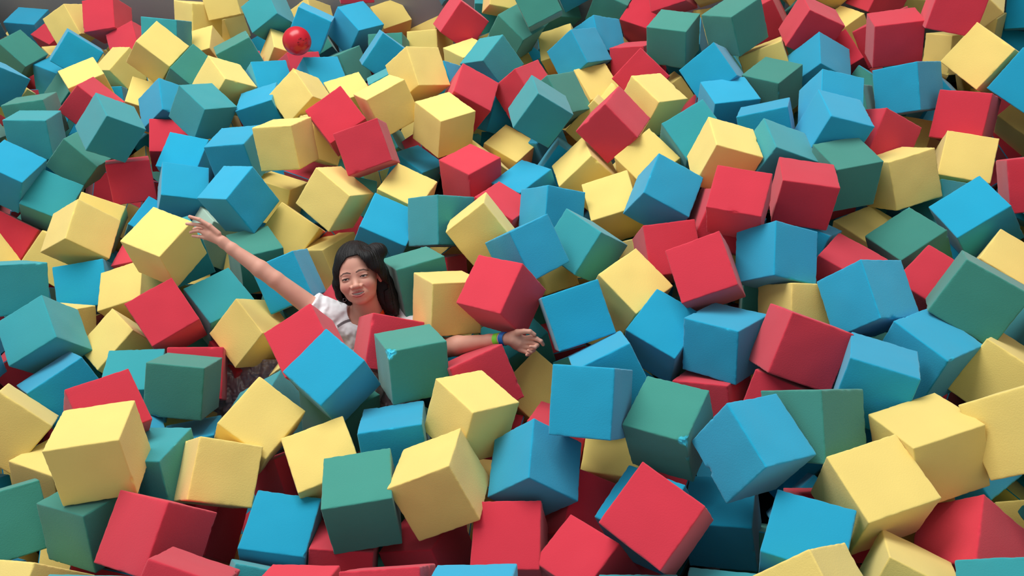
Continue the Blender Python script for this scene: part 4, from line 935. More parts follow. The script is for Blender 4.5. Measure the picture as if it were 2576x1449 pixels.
("r",-1.92,1.16,0.50,0.01,-0.13,0.61,-0.78),
("y",-1.94,1.64,0.56,0.76,0.66,0.02,0.00),
("y",-2.02,2.07,0.50,-0.52,-0.72,-0.43,0.16),
("r",-2.06,2.26,0.53,0.44,-0.55,-0.17,-0.70),
("b",-1.98,2.45,0.47,0.19,-0.82,-0.54,0.03),
("r",-1.93,2.84,0.45,-0.34,0.60,0.51,-0.51),
("y",-2.05,3.03,0.43,0.48,-0.34,0.39,0.71),
("b",-1.93,3.26,0.47,0.75,-0.60,-0.28,0.02),
("y",-1.94,3.64,0.49,-0.42,-0.76,-0.34,0.36),
("r",-1.93,3.94,0.49,-0.82,-0.21,0.32,-0.44),
("y",-1.97,4.20,0.46,-0.21,0.05,-0.97,-0.14),
("b",-1.93,4.43,0.51,-0.97,0.10,0.18,-0.15),
("r",-1.95,5.63,0.44,0.61,0.09,0.07,0.79),
("y",-1.78,0.93,0.43,-0.53,0.37,0.26,0.71),
("y",-1.79,1.43,0.44,0.50,-0.32,0.68,-0.44),
("r",-1.85,2.26,0.46,0.18,-0.68,0.29,-0.64),
("b",-1.82,2.65,0.52,0.42,0.40,-0.45,0.68),
("g",-1.79,3.06,0.42,0.42,-0.16,-0.46,-0.77),
("r",-1.74,3.37,0.47,0.23,0.32,-0.53,-0.75),
("r",-1.77,3.76,0.42,0.12,-0.93,0.15,-0.32),
("g",-1.74,4.08,0.53,0.32,-0.44,-0.09,-0.84),
("r",-1.74,4.44,0.49,0.45,-0.55,0.07,-0.70),
("g",-1.75,4.67,0.49,0.79,-0.27,-0.54,-0.05),
("r",-1.74,5.06,0.43,0.01,0.69,0.37,0.63),
("r",-1.86,5.46,0.42,-0.51,0.50,0.52,0.48),
("r",-1.54,0.97,0.53,0.76,-0.28,-0.05,0.58),
("g",-1.57,1.18,0.44,0.01,0.91,0.21,0.37),
("b",-1.57,1.84,0.48,-0.08,-0.75,0.10,0.65),
("b",-1.57,2.04,0.46,0.19,-0.01,-0.42,0.89),
("r",-1.63,2.63,0.53,-0.46,0.46,0.58,-0.49),
("y",-1.52,3.07,0.53,0.08,0.21,-0.71,0.67),
("b",-1.53,3.82,0.42,-0.17,-0.94,-0.11,-0.29),
("r",-1.52,4.21,0.43,0.04,0.09,0.20,0.97),
("r",-1.52,4.66,0.45,-0.46,0.61,0.61,-0.22),
("y",-1.59,5.18,0.57,-0.87,0.11,0.26,0.41),
("r",-1.64,5.48,0.43,0.67,-0.58,0.36,0.29),
("g",-1.34,1.05,0.43,0.31,0.59,-0.01,0.74),
("g",-1.34,1.45,0.51,0.64,0.55,0.51,0.17),
("r",-1.43,1.67,0.53,0.87,-0.09,0.41,0.26),
("b",-1.36,1.94,0.46,0.19,0.05,0.05,-0.98),
("y",-1.37,2.17,0.50,-0.10,-0.02,0.25,-0.96),
("y",-1.45,2.48,0.45,-0.48,-0.46,0.35,-0.65),
("g",-1.33,2.92,0.44,0.90,0.28,-0.32,-0.01),
("b",-1.39,3.25,0.43,-0.68,0.14,0.39,0.61),
("r",-1.45,3.40,0.58,0.26,0.55,-0.17,0.77),
("b",-1.38,3.65,0.44,0.70,0.65,0.29,0.00),
("g",-1.32,4.05,0.46,0.80,-0.16,-0.53,-0.23),
("r",-1.34,4.38,0.50,-0.38,-0.48,0.79,0.04),
("g",-1.34,4.65,0.53,-0.29,-0.44,0.58,-0.62),
("y",-1.33,4.96,0.48,0.39,-0.17,-0.90,0.06),
("b",-1.35,5.27,0.55,0.47,0.25,-0.24,0.81),
("b",-1.43,5.43,0.43,0.36,-0.53,0.77,-0.03),
("g",-1.25,0.86,0.51,0.19,0.56,0.76,-0.26),
("y",-1.13,1.56,0.44,0.01,0.76,-0.64,-0.12),
("b",-1.13,1.79,0.44,0.74,-0.25,0.42,0.45),
("b",-1.15,2.03,0.49,0.07,-0.45,0.62,-0.64),
("b",-1.16,2.67,0.48,0.75,0.46,-0.47,0.04),
("y",-1.18,3.07,0.56,-0.38,0.85,-0.31,0.19),
("b",-1.14,3.26,0.45,-0.09,0.57,0.56,0.60),
("b",-1.15,3.53,0.50,0.92,-0.26,0.03,-0.29),
("b",-1.16,3.81,0.53,-0.24,-0.14,0.96,0.09),
("r",-1.14,4.53,0.44,-0.04,0.36,-0.86,0.37),
("b",-1.18,5.15,0.46,-0.11,0.94,0.16,-0.28),
("r",-1.03,0.85,0.50,0.52,0.72,0.39,0.23),
("g",-0.98,1.06,0.50,-0.28,0.19,0.88,-0.34),
("r",-0.94,1.66,0.49,0.57,-0.63,0.28,0.45),
("r",-0.92,2.05,0.45,0.04,-0.66,0.70,0.27),
("y",-0.98,2.37,0.45,-0.67,0.07,0.21,0.70),
("r",-1.03,2.83,0.47,-0.02,0.63,-0.66,0.41),
("b",-0.95,3.43,0.50,-0.75,0.24,-0.39,0.47),
("r",-0.93,3.65,0.57,-0.03,0.35,0.93,-0.10),
("r",-0.99,3.93,0.43,-0.64,-0.19,0.01,-0.74),
("y",-0.96,4.19,0.50,0.46,-0.86,0.15,0.14),
("g",-0.94,4.44,0.52,0.25,0.16,-0.95,-0.11),
("b",-0.95,4.88,0.47,0.73,-0.52,0.20,-0.39),
("g",-0.99,5.19,0.51,-0.30,0.73,-0.55,-0.25),
("y",-0.78,0.77,0.50,-0.40,0.75,-0.19,0.49),
("g",-0.76,1.15,0.43,0.21,-0.62,-0.70,-0.29),
("b",-0.81,1.44,0.56,0.51,-0.21,-0.38,-0.74),
("y",-0.79,2.57,0.42,-0.64,-0.35,0.32,-0.61),
("r",-0.74,2.88,0.43,0.00,0.98,-0.19,0.05),
("r",-0.75,3.16,0.55,-0.16,-0.90,0.24,-0.33),
("g",-0.72,3.58,0.44,0.26,0.50,0.82,-0.10),
("g",-0.81,3.78,0.45,-0.93,-0.09,-0.18,-0.30),
("y",-0.76,4.07,0.52,-0.59,0.24,0.21,0.74),
("r",-0.76,4.28,0.47,0.45,0.36,-0.31,0.75),
("b",-0.73,4.59,0.48,0.22,0.83,-0.50,0.13),
("b",-0.74,5.03,0.44,-0.03,-0.40,-0.25,0.88),
("b",-0.72,5.18,0.53,0.80,-0.44,-0.25,-0.32),
("y",-0.59,0.86,0.50,-0.82,-0.19,-0.35,0.42),
("r",-0.57,1.08,0.42,-0.34,0.34,-0.71,-0.51),
("g",-0.58,1.34,0.52,0.63,0.44,-0.37,0.52),
("b",-0.62,1.74,0.45,-0.61,-0.63,0.46,0.14),
("y",-0.58,2.64,0.47,-0.27,-0.51,0.51,-0.64),
("g",-0.54,2.96,0.56,-0.10,-0.22,-0.90,-0.35),
("r",-0.54,3.19,0.43,0.47,-0.00,0.81,-0.34),
("g",-0.53,3.42,0.44,-0.18,-0.83,-0.12,-0.51),
("y",-0.54,3.68,0.50,0.87,-0.14,-0.09,-0.47),
("g",-0.56,3.94,0.53,-0.24,0.94,0.10,0.20),
("b",-0.58,4.44,0.51,0.54,0.18,0.72,0.40),
("r",-0.54,5.03,0.53,0.41,0.33,0.13,0.84),
("g",-0.38,1.06,0.54,-0.54,0.42,-0.35,-0.64),
("r",-0.37,1.40,0.43,0.46,0.12,-0.26,-0.84),
("r",-0.33,1.66,0.42,-0.43,-0.84,0.17,0.28),
("g",-0.36,1.98,0.42,-0.30,-0.31,-0.27,0.86),
("b",-0.32,2.26,0.48,-0.77,0.59,-0.19,-0.11),
("g",-0.39,2.48,0.45,0.71,-0.41,0.27,-0.50),
("y",-0.34,2.80,0.45,-0.49,-0.41,-0.75,-0.17),
("b",-0.32,3.04,0.42,0.45,-0.64,-0.50,0.37),
("r",-0.33,3.87,0.50,0.88,0.34,0.29,0.14),
("y",-0.35,4.13,0.44,0.23,-0.88,-0.28,-0.31),
("r",-0.36,4.37,0.44,0.15,0.77,-0.18,-0.59),
("y",-0.36,4.68,0.46,0.27,-0.39,-0.88,0.08),
("r",-0.33,4.92,0.49,-0.37,-0.64,-0.62,0.25),
("g",-0.15,0.73,0.43,-0.62,0.74,-0.24,0.07),
("b",-0.19,1.20,0.48,-0.10,0.11,-0.12,-0.98),
("b",-0.15,2.20,0.45,-0.64,0.42,-0.04,0.64),
("y",-0.13,2.47,0.46,0.25,0.23,0.56,-0.76),
("y",-0.25,3.22,0.50,0.56,-0.53,0.43,-0.47),
("r",-0.14,3.53,0.57,0.84,-0.19,0.51,0.05),
("g",-0.14,3.88,0.45,0.58,-0.63,0.41,-0.31),
("g",-0.18,4.24,0.54,-0.08,0.91,0.37,-0.14),
("y",-0.12,4.47,0.44,-0.16,0.37,0.78,0.48),
("r",-0.13,4.83,0.43,-0.96,-0.12,0.24,0.10),
("y",0.07,0.82,0.48,0.43,0.86,0.25,-0.06),
("g",-0.02,1.02,0.43,-0.70,0.54,0.44,0.16),
("y",0.04,1.44,0.49,0.32,0.85,-0.03,0.41),
("y",-0.07,1.73,0.42,-0.19,-0.98,0.01,-0.07),
("r",-0.06,2.66,0.51,0.44,0.84,-0.11,-0.31),
("g",0.04,2.87,0.56,-0.08,0.69,0.24,-0.68),
("y",-0.05,3.04,0.43,0.43,-0.41,0.53,0.61),
("y",0.03,3.26,0.43,-0.18,-0.77,0.59,-0.13),
("b",0.06,3.80,0.45,0.08,-0.08,-0.86,0.50),
("y",-0.04,4.05,0.57,0.27,-0.17,-0.78,-0.53),
("g",0.08,4.21,0.46,-0.42,-0.02,-0.35,-0.84),
("b",0.24,0.65,0.43,0.88,0.12,0.13,-0.44),
("r",0.27,0.95,0.43,0.39,0.10,-0.72,0.57),
("r",0.21,1.22,0.47,0.17,-0.22,-0.79,-0.55),
("y",0.19,1.64,0.47,0.00,0.15,0.27,-0.95),
("g",0.23,1.84,0.42,0.18,-0.00,-0.97,-0.15),
("g",0.23,2.02,0.58,0.75,0.16,0.05,-0.64),
("r",0.19,2.33,0.44,-0.05,-0.99,0.05,-0.12),
("g",0.16,2.54,0.46,0.13,0.10,0.47,-0.87),
("g",0.25,2.81,0.45,0.17,0.82,0.48,-0.27),
("r",0.22,3.06,0.49,0.02,-0.58,0.66,-0.48),
("r",0.24,3.33,0.47,0.44,0.71,-0.55,0.09),
("b",0.27,3.64,0.57,-0.37,-0.17,-0.66,-0.63),
("y",0.23,4.40,0.56,0.02,-0.77,0.62,0.16),
("b",0.28,4.65,0.55,0.78,0.50,0.23,-0.29),
("b",0.16,4.84,0.50,0.72,0.64,0.06,-0.26),
("r",0.46,0.68,0.53,-0.49,-0.01,0.53,0.69),
("g",0.47,1.01,0.55,0.15,0.24,0.36,0.89),
("g",0.35,1.40,0.43,0.08,0.35,0.83,0.43),
("r",0.42,1.67,0.43,0.29,-0.91,0.29,-0.04),
("y",0.40,2.12,0.46,-0.72,0.30,-0.49,0.39),
("y",0.48,2.81,0.43,0.73,-0.63,0.26,0.09),
("b",0.44,3.02,0.45,-0.91,0.09,-0.36,0.17),
("r",0.46,3.26,0.52,-0.53,0.52,0.03,0.67),
("r",0.43,3.46,0.44,0.54,0.15,-0.48,0.68),
("y",0.47,3.85,0.44,-0.52,0.66,0.29,-0.46),
("g",0.44,4.05,0.45,0.55,-0.63,-0.35,0.41),
("y",0.35,4.26,0.53,-0.87,-0.07,-0.38,-0.32),
("g",0.46,4.47,0.48,0.42,-0.39,0.34,0.75),
("g",0.47,4.72,0.49,0.37,0.44,0.57,-0.58),
("g",0.65,0.67,0.42,0.19,0.32,0.13,0.92),
("g",0.64,1.27,0.49,-0.51,-0.35,-0.07,0.78),
("b",0.66,1.59,0.58,0.19,-0.38,-0.31,0.85),
("r",0.65,2.22,0.44,0.27,0.95,0.03,0.14),
("b",0.53,2.47,0.48,-0.28,-0.18,0.83,-0.45),
("y",0.68,3.26,0.43,-0.42,-0.43,0.44,0.67),
("r",0.68,4.05,0.47,0.47,0.78,-0.22,-0.35),
("r",0.60,4.22,0.52,-0.08,-0.50,-0.48,0.72),
("b",0.67,4.53,0.45,-0.72,0.43,0.20,0.51),
("r",0.80,1.05,0.52,0.55,-0.61,0.52,-0.24),
("b",0.84,1.36,0.53,0.47,0.83,0.05,0.30),
("b",0.85,1.61,0.46,-0.20,-0.24,-0.16,0.94),
("y",0.87,2.05,0.53,-0.42,0.89,0.06,0.14),
("b",0.83,2.45,0.49,-0.03,0.44,-0.62,0.65),
("b",0.77,2.65,0.50,0.41,-0.78,0.31,0.36),
("r",0.81,2.87,0.46,0.51,0.22,0.61,-0.56),
("g",0.83,3.13,0.43,0.63,-0.27,0.49,0.54),
("g",0.74,3.63,0.46,-0.77,-0.63,-0.03,-0.10),
("r",0.84,3.88,0.45,-0.50,0.12,-0.58,0.63),
("r",0.88,4.22,0.43,-0.06,-0.18,0.94,0.29),
("y",0.82,4.44,0.54,-0.20,-0.85,-0.41,-0.27),
("b",0.97,0.65,0.45,0.12,0.19,-0.78,0.59),
("g",1.06,1.07,0.50,-0.87,0.39,0.32,0.01),
("b",1.07,1.67,0.43,0.14,-0.22,0.76,-0.59),
("b",1.07,1.98,0.46,0.70,-0.20,-0.67,0.10),
("r",0.96,2.26,0.46,0.56,0.56,-0.51,-0.33),
("b",1.05,2.79,0.46,0.25,-0.41,0.53,-0.69),
("r",1.06,3.07,0.44,0.57,-0.37,0.68,-0.28),
("b",0.96,3.41,0.45,-0.50,0.05,-0.79,0.34),
("g",1.00,3.67,0.43,0.09,-0.83,-0.53,0.16),
("g",1.08,4.01,0.46,0.32,-0.24,-0.91,-0.05),
("b",1.05,4.46,0.44,0.16,0.03,0.79,-0.59),
("y",1.23,0.60,0.50,0.19,0.76,0.12,0.61),
("b",1.20,0.88,0.46,-0.51,-0.52,0.69,-0.00),
("r",1.22,1.26,0.45,0.17,0.09,0.74,0.64),
("g",1.27,2.02,0.51,-0.89,0.16,-0.43,0.07),
("g",1.16,2.26,0.46,-0.53,0.83,0.08,0.12),
("r",1.26,2.47,0.52,0.37,0.15,-0.39,-0.83),
("b",1.19,3.54,0.49,0.42,-0.48,0.16,0.75),
("b",1.21,3.77,0.43,-0.21,0.55,0.58,0.57),
("g",1.21,4.22,0.45,-0.25,-0.18,0.51,-0.81),
("b",1.46,0.79,0.43,-0.62,0.29,-0.41,-0.61),
("b",1.44,1.00,0.45,-0.27,-0.32,0.77,-0.49),
("y",1.47,1.25,0.46,-0.61,0.68,-0.09,-0.40),
("g",1.37,1.59,0.43,0.95,0.14,0.24,-0.12),
("r",1.46,1.79,0.45,-0.49,0.75,0.38,-0.20),
("g",1.48,2.14,0.43,-0.31,0.29,-0.17,-0.89),
("y",1.48,2.41,0.45,-0.47,0.85,0.24,0.08),
("b",1.37,2.64,0.50,-0.18,-0.35,0.36,0.85),
("b",1.47,2.87,0.48,-0.19,0.41,0.89,0.06),
("y",1.38,3.15,0.44,0.08,-0.32,-0.94,0.08),
("g",1.40,3.42,0.48,0.27,0.63,-0.23,0.69),
("r",1.42,3.77,0.44,0.61,-0.54,0.28,0.51),
("r",1.47,4.25,0.48,0.60,0.50,-0.48,-0.40),
("y",1.53,0.46,0.44,-0.29,-0.47,-0.46,-0.70),
("y",1.68,1.03,0.46,0.74,0.43,0.47,0.23),
("b",1.63,1.43,0.43,0.39,-0.53,0.71,-0.24),
("g",1.65,1.81,0.55,-0.11,-0.78,0.09,0.61),
("g",1.63,1.99,0.49,-0.58,-0.18,-0.37,-0.70),
("y",1.67,2.39,0.48,0.93,-0.36,-0.06,0.07),
("g",1.60,2.66,0.43,-0.34,0.83,-0.44,0.06),
("y",1.62,3.06,0.43,-0.17,-0.54,0.76,0.31),
("g",1.65,3.48,0.49,0.54,0.32,0.74,0.23),
("g",1.65,3.93,0.44,0.03,0.72,-0.51,-0.47),
("b",1.65,4.34,0.52,-0.27,-0.62,0.52,-0.51),
("y",1.79,0.66,0.44,0.21,0.86,0.29,-0.37),
("r",1.86,1.26,0.42,-0.70,-0.71,0.07,0.07),
("r",1.84,1.63,0.42,-0.38,0.14,0.91,0.14),
("r",1.84,1.99,0.56,-0.49,-0.25,-0.58,-0.60),
("b",1.87,2.39,0.47,0.29,0.42,0.49,0.71),
("b",1.80,2.64,0.55,-0.40,-0.53,0.54,-0.51),
("g",1.80,2.87,0.42,-0.22,-0.75,0.44,0.44),
("g",1.83,3.23,0.44,0.05,-0.88,0.31,0.34),
("g",1.84,3.54,0.47,-0.14,0.67,-0.13,0.71),
("y",1.88,4.21,0.47,-0.70,0.43,0.32,-0.47),
("r",2.05,1.03,0.47,-0.06,0.81,0.46,0.37),
("r",2.01,1.42,0.46,0.25,0.29,-0.61,-0.69),
("g",2.03,1.82,0.51,-0.82,-0.14,0.13,-0.54),
("g",2.03,2.17,0.53,-0.55,0.74,0.34,-0.19),
("b",2.02,2.98,0.47,-0.44,0.69,-0.16,0.54),
("r",2.04,3.84,0.49,0.69,0.03,-0.60,0.39),
("y",2.21,2.25,0.53,-0.70,-0.02,-0.63,-0.33),
("y",2.26,2.63,0.44,-0.13,-0.44,0.53,0.71),
("g",2.20,2.85,0.50,0.19,0.47,0.67,0.54),
("b",2.28,3.45,0.55,0.54,0.33,0.19,0.76),
("y",2.15,3.64,0.48,0.38,0.23,-0.56,-0.69),
("y",2.14,4.02,0.43,0.90,-0.30,-0.29,-0.16),
("r",2.40,1.86,0.46,0.16,0.59,0.72,0.32),
("g",2.46,2.24,0.43,-0.21,0.44,-0.66,0.58),
("y",2.46,2.78,0.44,0.58,-0.79,-0.19,0.06),
("r",2.44,3.06,0.53,0.00,0.11,-0.54,-0.84),
("y",2.39,3.54,0.43,0.90,0.14,0.26,0.31),
("y",2.34,3.77,0.47,-0.80,0.26,0.49,0.23),
("y",2.40,4.04,0.45,-0.31,0.10,-0.51,-0.79),
("g",2.66,1.79,0.53,0.89,0.29,0.18,-0.30),
("g",2.59,2.03,0.51,0.51,-0.11,0.25,-0.82),
("b",2.66,2.33,0.52,-0.29,0.20,-0.39,0.85),
("r",2.63,2.87,0.43,-0.76,0.35,-0.16,0.52),
("b",2.66,3.15,0.44,0.14,-0.03,0.81,0.56),
("y",2.63,3.48,0.46,-0.00,0.08,0.87,0.49),
("y",2.68,3.68,0.45,0.15,0.98,0.06,0.10),
("g",2.63,4.00,0.45,-0.72,-0.25,-0.10,0.65),
("g",2.85,2.03,0.48,-0.40,0.37,0.62,-0.57),
("g",2.88,2.23,0.46,0.02,0.47,0.88,0.01),
("b",2.85,2.46,0.48,-0.37,0.35,0.19,-0.84),
("r",2.80,2.65,0.42,-0.72,0.55,-0.14,0.39),
("r",2.87,2.92,0.46,0.69,-0.01,0.36,-0.63),
("y",2.87,3.35,0.42,0.90,0.06,-0.42,-0.09),
("g",2.87,3.59,0.46,0.50,-0.63,0.24,-0.55),
("b",2.87,3.85,0.53,0.55,-0.07,0.75,-0.36),
("b",3.03,2.65,0.49,0.14,0.68,0.70,0.19),
("b",3.01,3.13,0.45,-0.10,0.37,0.00,-0.92),
("y",3.07,3.67,0.49,-0.33,0.65,-0.68,0.05),
("g",3.21,2.46,0.46,-0.13,0.21,-0.27,0.93),
("g",3.26,2.86,0.50,0.04,-0.96,-0.26,0.12),
("b",3.21,3.38,0.45,0.03,0.54,0.57,-0.62),
("g",3.35,2.67,0.53,-0.08,0.31,-0.79,-0.52),
("y",3.47,2.93,0.49,0.73,0.30,0.52,-0.34),
("g",3.42,3.27,0.43,-0.22,-0.41,0.86,0.22),
("y",3.32,3.58,0.56,-0.40,-0.37,-0.81,0.22),
]


rnd = random.Random(11)
EDGE_SIDES = (-1, 1)
for i, (col, x, y, z, qw, qx, qy, qz, sx, sy, sz, sg, lab) in enumerate(CUBES):
    dist = (Vector((x, y, z)) - Vector((0, 0, CAMH))).length
    n = 44 if dist < 2.3 else (34 if dist < 3.1 else 26)
    bites = []
    for k in range(rnd.randint(2, 6)):
        a = rnd.randrange(3); c = [rnd.choice(EDGE_SIDES) for _ in range(3)]; c[a] = rnd.uniform(-0.95, 0.95)
        big = rnd.random() < 0.22
        bites.append((c[0], c[1], c[2], rnd.uniform(0.007, 0.012) if big else rnd.uniform(0.0025, 0.006), 0.35))
    for (bx, by, bz, rad, fr) in BITES.get(i, ()):
        bites.append((bx * 2 - 1, by * 2 - 1, (bz * 2 - 1) * sg, rad, fr))
    me = foam_mesh('foam_cube', (sx, sy, sz), n, i * 7 + 1, bites)
    o = add_obj('foam_cube', me, FOAM[col][1], label=lab or FOAM[col][0] + ' foam cube in the pit', category='foam cube', group='foam cubes filling the pit')
    o.location = (x, y, z); o.rotation_mode = 'QUATERNION'; o.rotation_quaternion = (qw, qx, qy, qz)

# deeper and outlying foam, beyond the three hundred that show
mats = ['b', 'y', 'r', 'g']
bm = bmesh.new()
for (col, x, y, z, qw, qx, qy, qz) in FILL:
    M = Matrix.Translation((x, y, z)) @ Quaternion((qw, qx, qy, qz)).normalized().to_matrix().to_4x4()
    r = bmesh.ops.create_cube(bm, size=0.2, matrix=M)
    for f in {f for v in r['verts'] for f in v.link_faces}: f.material_index = mats.index(col)
bmesh.ops.bevel(bm, geom=bm.edges[:], offset=0.003, segments=2, affect='EDGES')
me = bpy.data.meshes.new('buried_foam_cubes'); bm.to_mesh(me); bm.free()
fo = add_obj('buried_foam_cubes', me, kind='stuff', label='foam cubes buried deeper in the pit, showing in the gaps', category='foam cubes')
for c in mats: me.materials.append(FOAM[c][1])
# ---------------------------------------------------------------- the woman in the pit
RWn = np.array(RW)
F_PX = 2100.0
def at(u, v, z):
    """a point z metres in front of the camera, seen at (u, v)"""
    p = np.array([(u - 1288.0) / F_PX * z, (v - 724.5) / F_PX * z, z])
    return RWn @ p + np.array([0, 0, CAMH])
def cdir(x, y, z):
    return RWn @ np.array([x, y, z], float)

def s_cap(p, a, b, ra, rb):
    a = np.asarray(a, np.float32); b = np.asarray(b, np.float32)
    ab = b - a; t = np.clip(((p - a) @ ab) / max(float(ab @ ab), 1e-9), 0, 1)
    return np.linalg.norm(p - a - t[:, None] * ab, axis=1) - (ra + (rb - ra) * t)
def s_chain(p, pts, rad, k=0.004):
    d = None
    for i in range(len(pts) - 1):
        e = s_cap(p, pts[i], pts[i + 1], rad[i], rad[i + 1])
        d = e if d is None else smin(d, e, k)
    return d
def s_ell(p, c, r):
    q = p - np.asarray(c, np.float32); r = np.asarray(r, np.float32)
    k0 = np.linalg.norm(q / r, axis=1); k1 = np.linalg.norm(q / (r * r), axis=1)
    return k0 * (k0 - 1.0) / np.maximum(k1, 1e-6)
def smin(a, b, k):
    h = np.maximum(k - np.abs(a - b), 0) / k
    return np.minimum(a, b) - h * h * k * 0.25
def smax(a, b, k):
    return -smin(-a, -b, k)
def s_poly(x, y, P):
    P = np.asarray(P, float); n = len(P); d = np.full(len(x), 1e9); s = np.ones(len(x))
    for i in range(n):
        a, b = P[i], P[i - 1]
        ex, ey = b - a; wx, wy = x - a[0], y - a[1]
        t = np.clip((wx * ex + wy * ey) / (ex * ex + ey * ey), 0, 1)
        d = np.minimum(d, (wx - ex * t) ** 2 + (wy - ey * t) ** 2)
        c1 = y >= a[1]; c2 = y < b[1]; c3 = ex * wy > ey * wx
        flip = (c1 & c2 & c3) | (~c1 & ~c2 & ~c3)
        s = np.where(flip, -s, s)
    return s * np.sqrt(d)

def nets(sdf, lo, hi, h, B=8):
    """surface nets over the blocks the surface passes through"""
    lo = np.asarray(lo, float); hi = np.asarray(hi, float)
    nb = np.ceil((hi - lo) / (h * B)).astype(int)
    g = np.stack(np.meshgrid(*[np.arange(k) for k in nb], indexing='ij'), -1).reshape(-1, 3)
    cen = lo + (g + 0.5) * h * B
    keep = []
    for s in range(0, len(cen), 200000):
        keep.append(np.abs(sdf(cen[s:s + 200000].astype(np.float32))) < h * B * 1.05)
    g = g[np.concatenate(keep)]
    off = np.stack(np.meshgrid(*[np.arange(B + 1)] * 3, indexing='ij'), -1).reshape(-1, 3)
    D = np.empty((len(g), (B + 1) ** 3), np.float32)
    st = max(1, 300000 // len(off))
    for s in range(0, len(g), st):
        idx = (g[s:s + st, None, :] * B + off[None]).reshape(-1, 3)
        D[s:s + st] = sdf((lo + idx * h).astype(np.float32)).reshape(-1, len(off))
    D = D.reshape(-1, B + 1, B + 1, B + 1)
    S = D < 0
    dims = nb * B + 4
    def key(ix): return (ix[:, 0] * dims[1] + ix[:, 1]) * dims[2] + ix[:, 2]
    c = S[:, :-1, :-1, :-1].astype(int)
    tot = sum(S[:, i:B + i, j:B + j, k:B + k].astype(int) for i in (0, 1) for j in (0, 1) for k in (0, 1))
    act = np.argwhere((tot > 0) & (tot < 8))
    b, ci = act[:, 0], act[:, 1:]
    acc = np.zeros((len(act), 3)); cnt = np.zeros(len(act))
    cor = [(i, j, k) for i in (0, 1) for j in (0, 1) for k in (0, 1)]
    val = {q: D[b, ci[:, 0] + q[0], ci[:, 1] + q[1], ci[:, 2] + q[2]] for q in cor}
    for q in cor:
        for a in range(3):
            if q[a] == 0:
                r = list(q); r[a] = 1; v0, v1 = val[q], val[tuple(r)]
                m = (v0 < 0) != (v1 < 0)
                t = np.where(m, v0 / np.where(m, v0 - v1, 1), 0)
                pt = np.tile(np.array(q, float), (len(act), 1)); pt[:, a] += t
                acc += pt * m[:, None]; cnt += m
    gi = g[b] * B + ci
    verts = lo + (gi + acc / cnt[:, None]) * h
    ks = key(gi + 1); o = np.argsort(ks); ksorted = ks[o]
    def find(ix):
        k = key(ix + 1); pos = np.clip(np.searchsorted(ksorted, k), 0, len(ksorted) - 1)
        return np.where(ksorted[pos] == k, o[pos], -1)
    faces = []
    for a in range(3):
        sl0 = [slice(None)] + [slice(0, B)] * 3; sl1 = list(sl0); sl1[a + 1] = slice(1, B + 1)
        s0, s1 = S[tuple(sl0)], S[tuple(sl1)]
        e = np.argwhere(s0 != s1); inside = s0[tuple(e.T)]
        ix = g[e[:, 0]] * B + e[:, 1:]
        u, v = (a + 1) % 3, (a + 2) % 3
        q = []
        for (du, dv) in ((-1, -1), (0, -1), (0, 0), (-1, 0)):
            w = ix.copy(); w[:, u] += du; w[:, v] += dv; q.append(find(w))
        q = np.stack(q, 1); ok = (q >= 0).all(1)
        q = q[ok]; ins = inside[ok]
        q = np.where(ins[:, None], q, q[:, ::-1])
        faces.append(q)
    return verts, np.concatenate(faces)

def mesh_from(name, v, f, smooth=True):
    me = bpy.data.meshes.new(name)
    me.vertices.add(len(v)); me.vertices.foreach_set('co', np.asarray(v, np.float32).ravel())
    me.loops.add(len(f) * 4); me.loops.foreach_set('vertex_index', np.asarray(f, np.int32).ravel())
    me.polygons.add(len(f)); me.polygons.foreach_set('loop_start', np.arange(0, len(f) * 4, 4, dtype=np.int32))
    me.polygons.foreach_set('use_smooth', np.ones(len(f), bool))
    me.update(calc_edges=True); me.validate()
    return me

SC_ = 1.06
EYE = at(892.3, 699.0, 3.10)                       # point between the eyes
ray = np.array([(892.3 - 1288) / F_PX, (699 - 724.5) / F_PX, 1.0]); ray /= np.linalg.norm(ray)
zf = -ray; up0 = np.array([0, -1.0, 0]); up0 -= zf * (up0 @ zf); up0 /= np.linalg.norm(up0); xr = np.cross(up0, zf); 
if xr[0] < 0: xr = -xr
ro = math.radians(13.0)
xh = math.cos(ro) * xr + math.sin(ro) * up0; yh = -math.sin(ro) * xr + math.cos(ro) * up0
ya = math.radians(-10.0)
zh = math.cos(ya) * zf + math.sin(ya) * xh; xh2 = math.cos(ya) * xh - math.sin(ya) * zf
HM = np.stack([RWn @ xh2, RWn @ yh, RWn @ zh])      # rows: head axes in the world
def H2W(q): return EYE + (np.asarray(q, float) * SC_) @ HM
def W2H(p): return ((p - EYE.astype(np.float32)) @ HM.T.astype(np.float32)) / SC_

